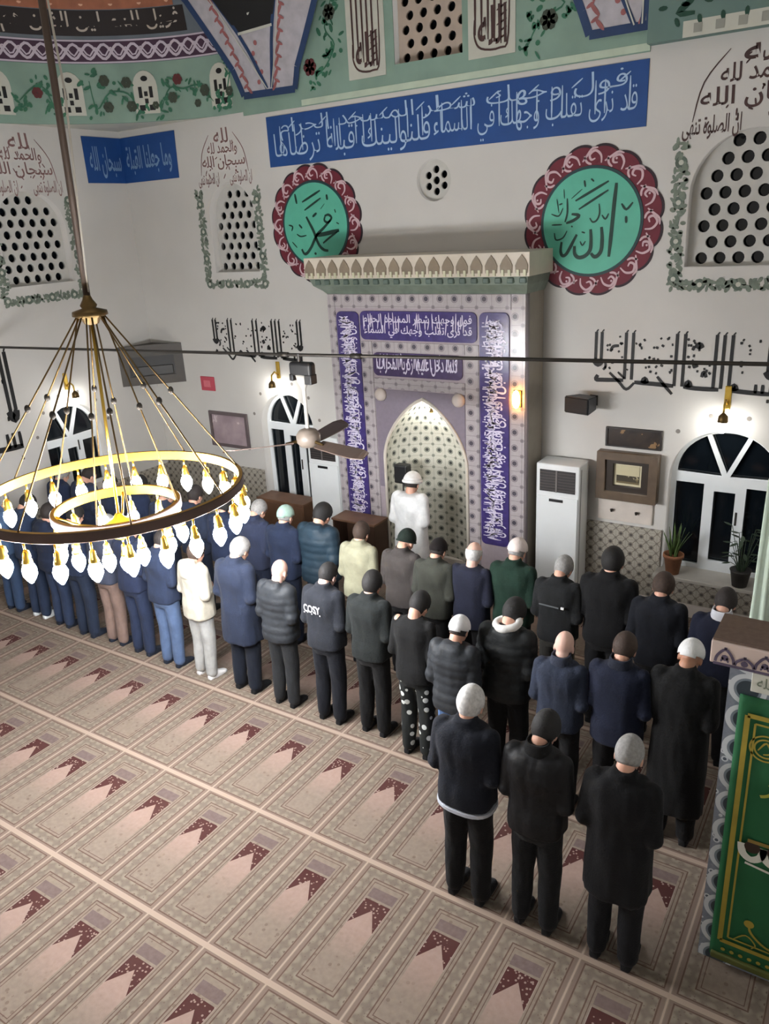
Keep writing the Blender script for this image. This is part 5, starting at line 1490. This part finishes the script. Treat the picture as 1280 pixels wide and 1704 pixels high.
person(-4.88, Y2, 1.62, 'puffer', (58, 62, 68), (52, 54, 58), None, '', 'bald person in hooded charcoal jacket and grey trousers', 1, None, 'pale', fab='nylon')
person(-5.44, Y2+.02, 1.76, 'coat', (40, 50, 74), (28, 36, 54), 'short', 'grey', 'grey haired person in thigh length navy coat', 0, wide=1.05)
person(-6.05, Y2, 1.61, 'hoodie', (178, 172, 158), (158, 158, 156), 'full', 'brown', 'person in cream hoodie, light grey joggers and white socks', 1, sock=(226, 224, 222), rz=-.1)
L2 = [(-6.58, 1.66, 'jacket', (46, 58, 86), (80, 98, 130), 'dark', 'person in glare tinted navy jacket and blue jeans, next left of the cream hoodie'),  # blue glare round the chandelier is put into these cloth colours
      (-7.10, 1.70, 'jacket', (44, 54, 84), (46, 58, 88), 'black', 'person in glare tinted navy between the blue jeans and the brown trousers'),
      (-7.60, 1.68, 'coat', (70, 76, 96), (124, 104, 96), 'grey', 'person in glare tinted grey blue jacket and brown trousers in second row'),
      (-8.10, 1.72, 'jacket', (42, 54, 82), (44, 56, 80), 'black', 'person in glare tinted dark blue, next left of the brown trousers'),
      (-8.62, 1.66, 'puffer', (38, 50, 78), (52, 66, 96), 'dark', 'glare tinted blue puffer wearer in second row, second left of the brown trousers'),
      (-9.14, 1.72, 'jacket', (50, 66, 96), (48, 62, 90), 'black', 'person in glare tinted blue jacket and white socks near the left end of second row'),
      (-9.66, 1.68, 'jacket', (80, 104, 138), (60, 80, 112), 'grey', 'person in glare tinted pale blue jacket at the left end of second row')]
for k, (x_, h_, t_, c1, c2, hc, lb) in enumerate(L2):
    person(x_, Y2+.02*(k % 3), h_, 'jacket' if (t_ == 'coat' and k == 2) else t_, c1, c2, ('short', 'full', 'buzz')[k % 3], hc, lb, k % 3, sock=(216, 220, 228) if k == 5 else (40, 48, 66))
# front row, from the minbar leftwards
person(-.93, Y1-.05, 1.68, 'jacket', (26, 32, 58), DT, 'full', 'dark', 'dark haired person in navy jacket with pale collar at right end of front row', 2, collar=(200, 200, 206))
person(-1.45, Y1, 1.69, 'jacket', (28, 32, 44), DT, 'full', 'brown', 'brown haired person in dark navy jacket near right end of front row', 0, wide=1.05)
person(-1.92, Y1+.06, 1.82, 'jacket', (20, 20, 24), DT, 'full', 'black', 'tall black haired person in black jacket in front row', 1, wide=1.06)
person(-2.38, Y1, 1.69, 'jacket', (38, 40, 42), (70, 68, 64), 'short', 'grey', 'grey haired person in black jacket with grey stripe and white tag', 2, extra=e_stripe)
person(-2.86, Y1+.04, 1.76, 'jacket', (30, 62, 48), BK, 'buzz', 'grey', 'person in dark green jacket and white cap in front row', 0, ('cap', (220, 206, 200)))
person(-3.28, Y1-.04, 1.67, 'blazer', (40, 44, 66), BK, 'fringe', 'white', 'balding person in dark navy blazer before the right script panel', 1, skin='pale')
person(-3.68, Y1-.08, 1.66, 'jacket', (76, 78, 70), BK, 'buzz', 'dark', 'person in dark olive jacket and small black skullcap', 0, ('cap', (34, 26, 26)))
person(-4.10, Y1-.04, 1.68, 'jacket', (84, 78, 76), BK, None, '', 'person in grey brown jacket and dark green knitted cap', 2, ('beanie', (38, 54, 46)))
person(-4.62, Y1-.08, 1.69, 'jacket', (146, 144, 122), (40, 42, 44), 'short', 'brown', 'brown haired person in light khaki jacket in front row', 1)
person(-5.24, Y1+.02, 1.78, 'puffer', (40, 62, 78), (36, 42, 60), 'full', 'black', 'black haired person in dark teal hooded puffer before the left air conditioner', 0, fab='nylon', wide=1.08)
person(-5.68, Y1-.08, 1.72, 'jacket', (38, 50, 78), (36, 46, 70), 'buzz', 'grey', 'person in dark blue jacket and pale green cap', 1, ('cap', (150, 176, 164)))
person(-6.20, Y1, 1.70, 'jacket', (50, 58, 84), (40, 50, 74), 'short', 'grey', 'grey haired person in front row, next left of the pale green cap', 2)
L1 = [(-6.72, 'front row person in glare tinted dark blue, second left of the pale green cap', 'black'),
      (-7.25, 'front row person in glare tinted dark blue, third left of the pale green cap', 'dark'),
      (-7.78, 'front row person in glare tinted blue jacket, fourth left of the pale green cap', 'grey'),
      (-8.32, 'front row person in glare tinted navy jacket, fifth left of the pale green cap', 'black'),
      (-8.86, 'front row person in glare tinted blue, third from the left wall', 'black'),
      (-9.40, 'front row person in glare tinted navy, second from the left wall', 'dark'),
      (-9.95, 'front row person in glare tinted blue closest to the left wall', 'grey')]
for k, (x_, lb, hc) in enumerate(L1):
    person(x_, Y1+.03*(k % 2), 1.66+.03*((k*2) % 4), ('jacket', 'puffer', 'jacket', 'coat')[k % 4], ((44, 56, 86), (50, 60, 84), (56, 66, 92))[k % 3], (40, 50, 72), ('full', 'short', 'buzz')[k % 3], hc, lb, k % 3)  # cloth blues here also carry the chandelier glare
# the imam
person(-4.95, 8.02, 1.71, 'robe', (226, 228, 226), (220, 220, 220), 'buzz', 'dark', 'person in long white robe and white turban standing before the mihrab niche', 1, ('turban', (232, 228, 220)), wide=1.05)
# dark box on a stand in the niche
t = thing('dark_box_stand', 'slim black stand with dark box at the left of the white turban', 'stand', (-5.36, 8.52, 0))
bm = bmesh.new(); lathe(bm, [(.10, 0), (.10, .015), (.02, .03), (.012, .05), (.012, 1.42), (.001, 1.43)], (0, 0, 0), 16); obj('stand', bm, BLACKP, t, True, True)
obj('box', box(-.10, .10, -.07, .07, 1.40, 1.66, .02), BLACKP, t, False, True)
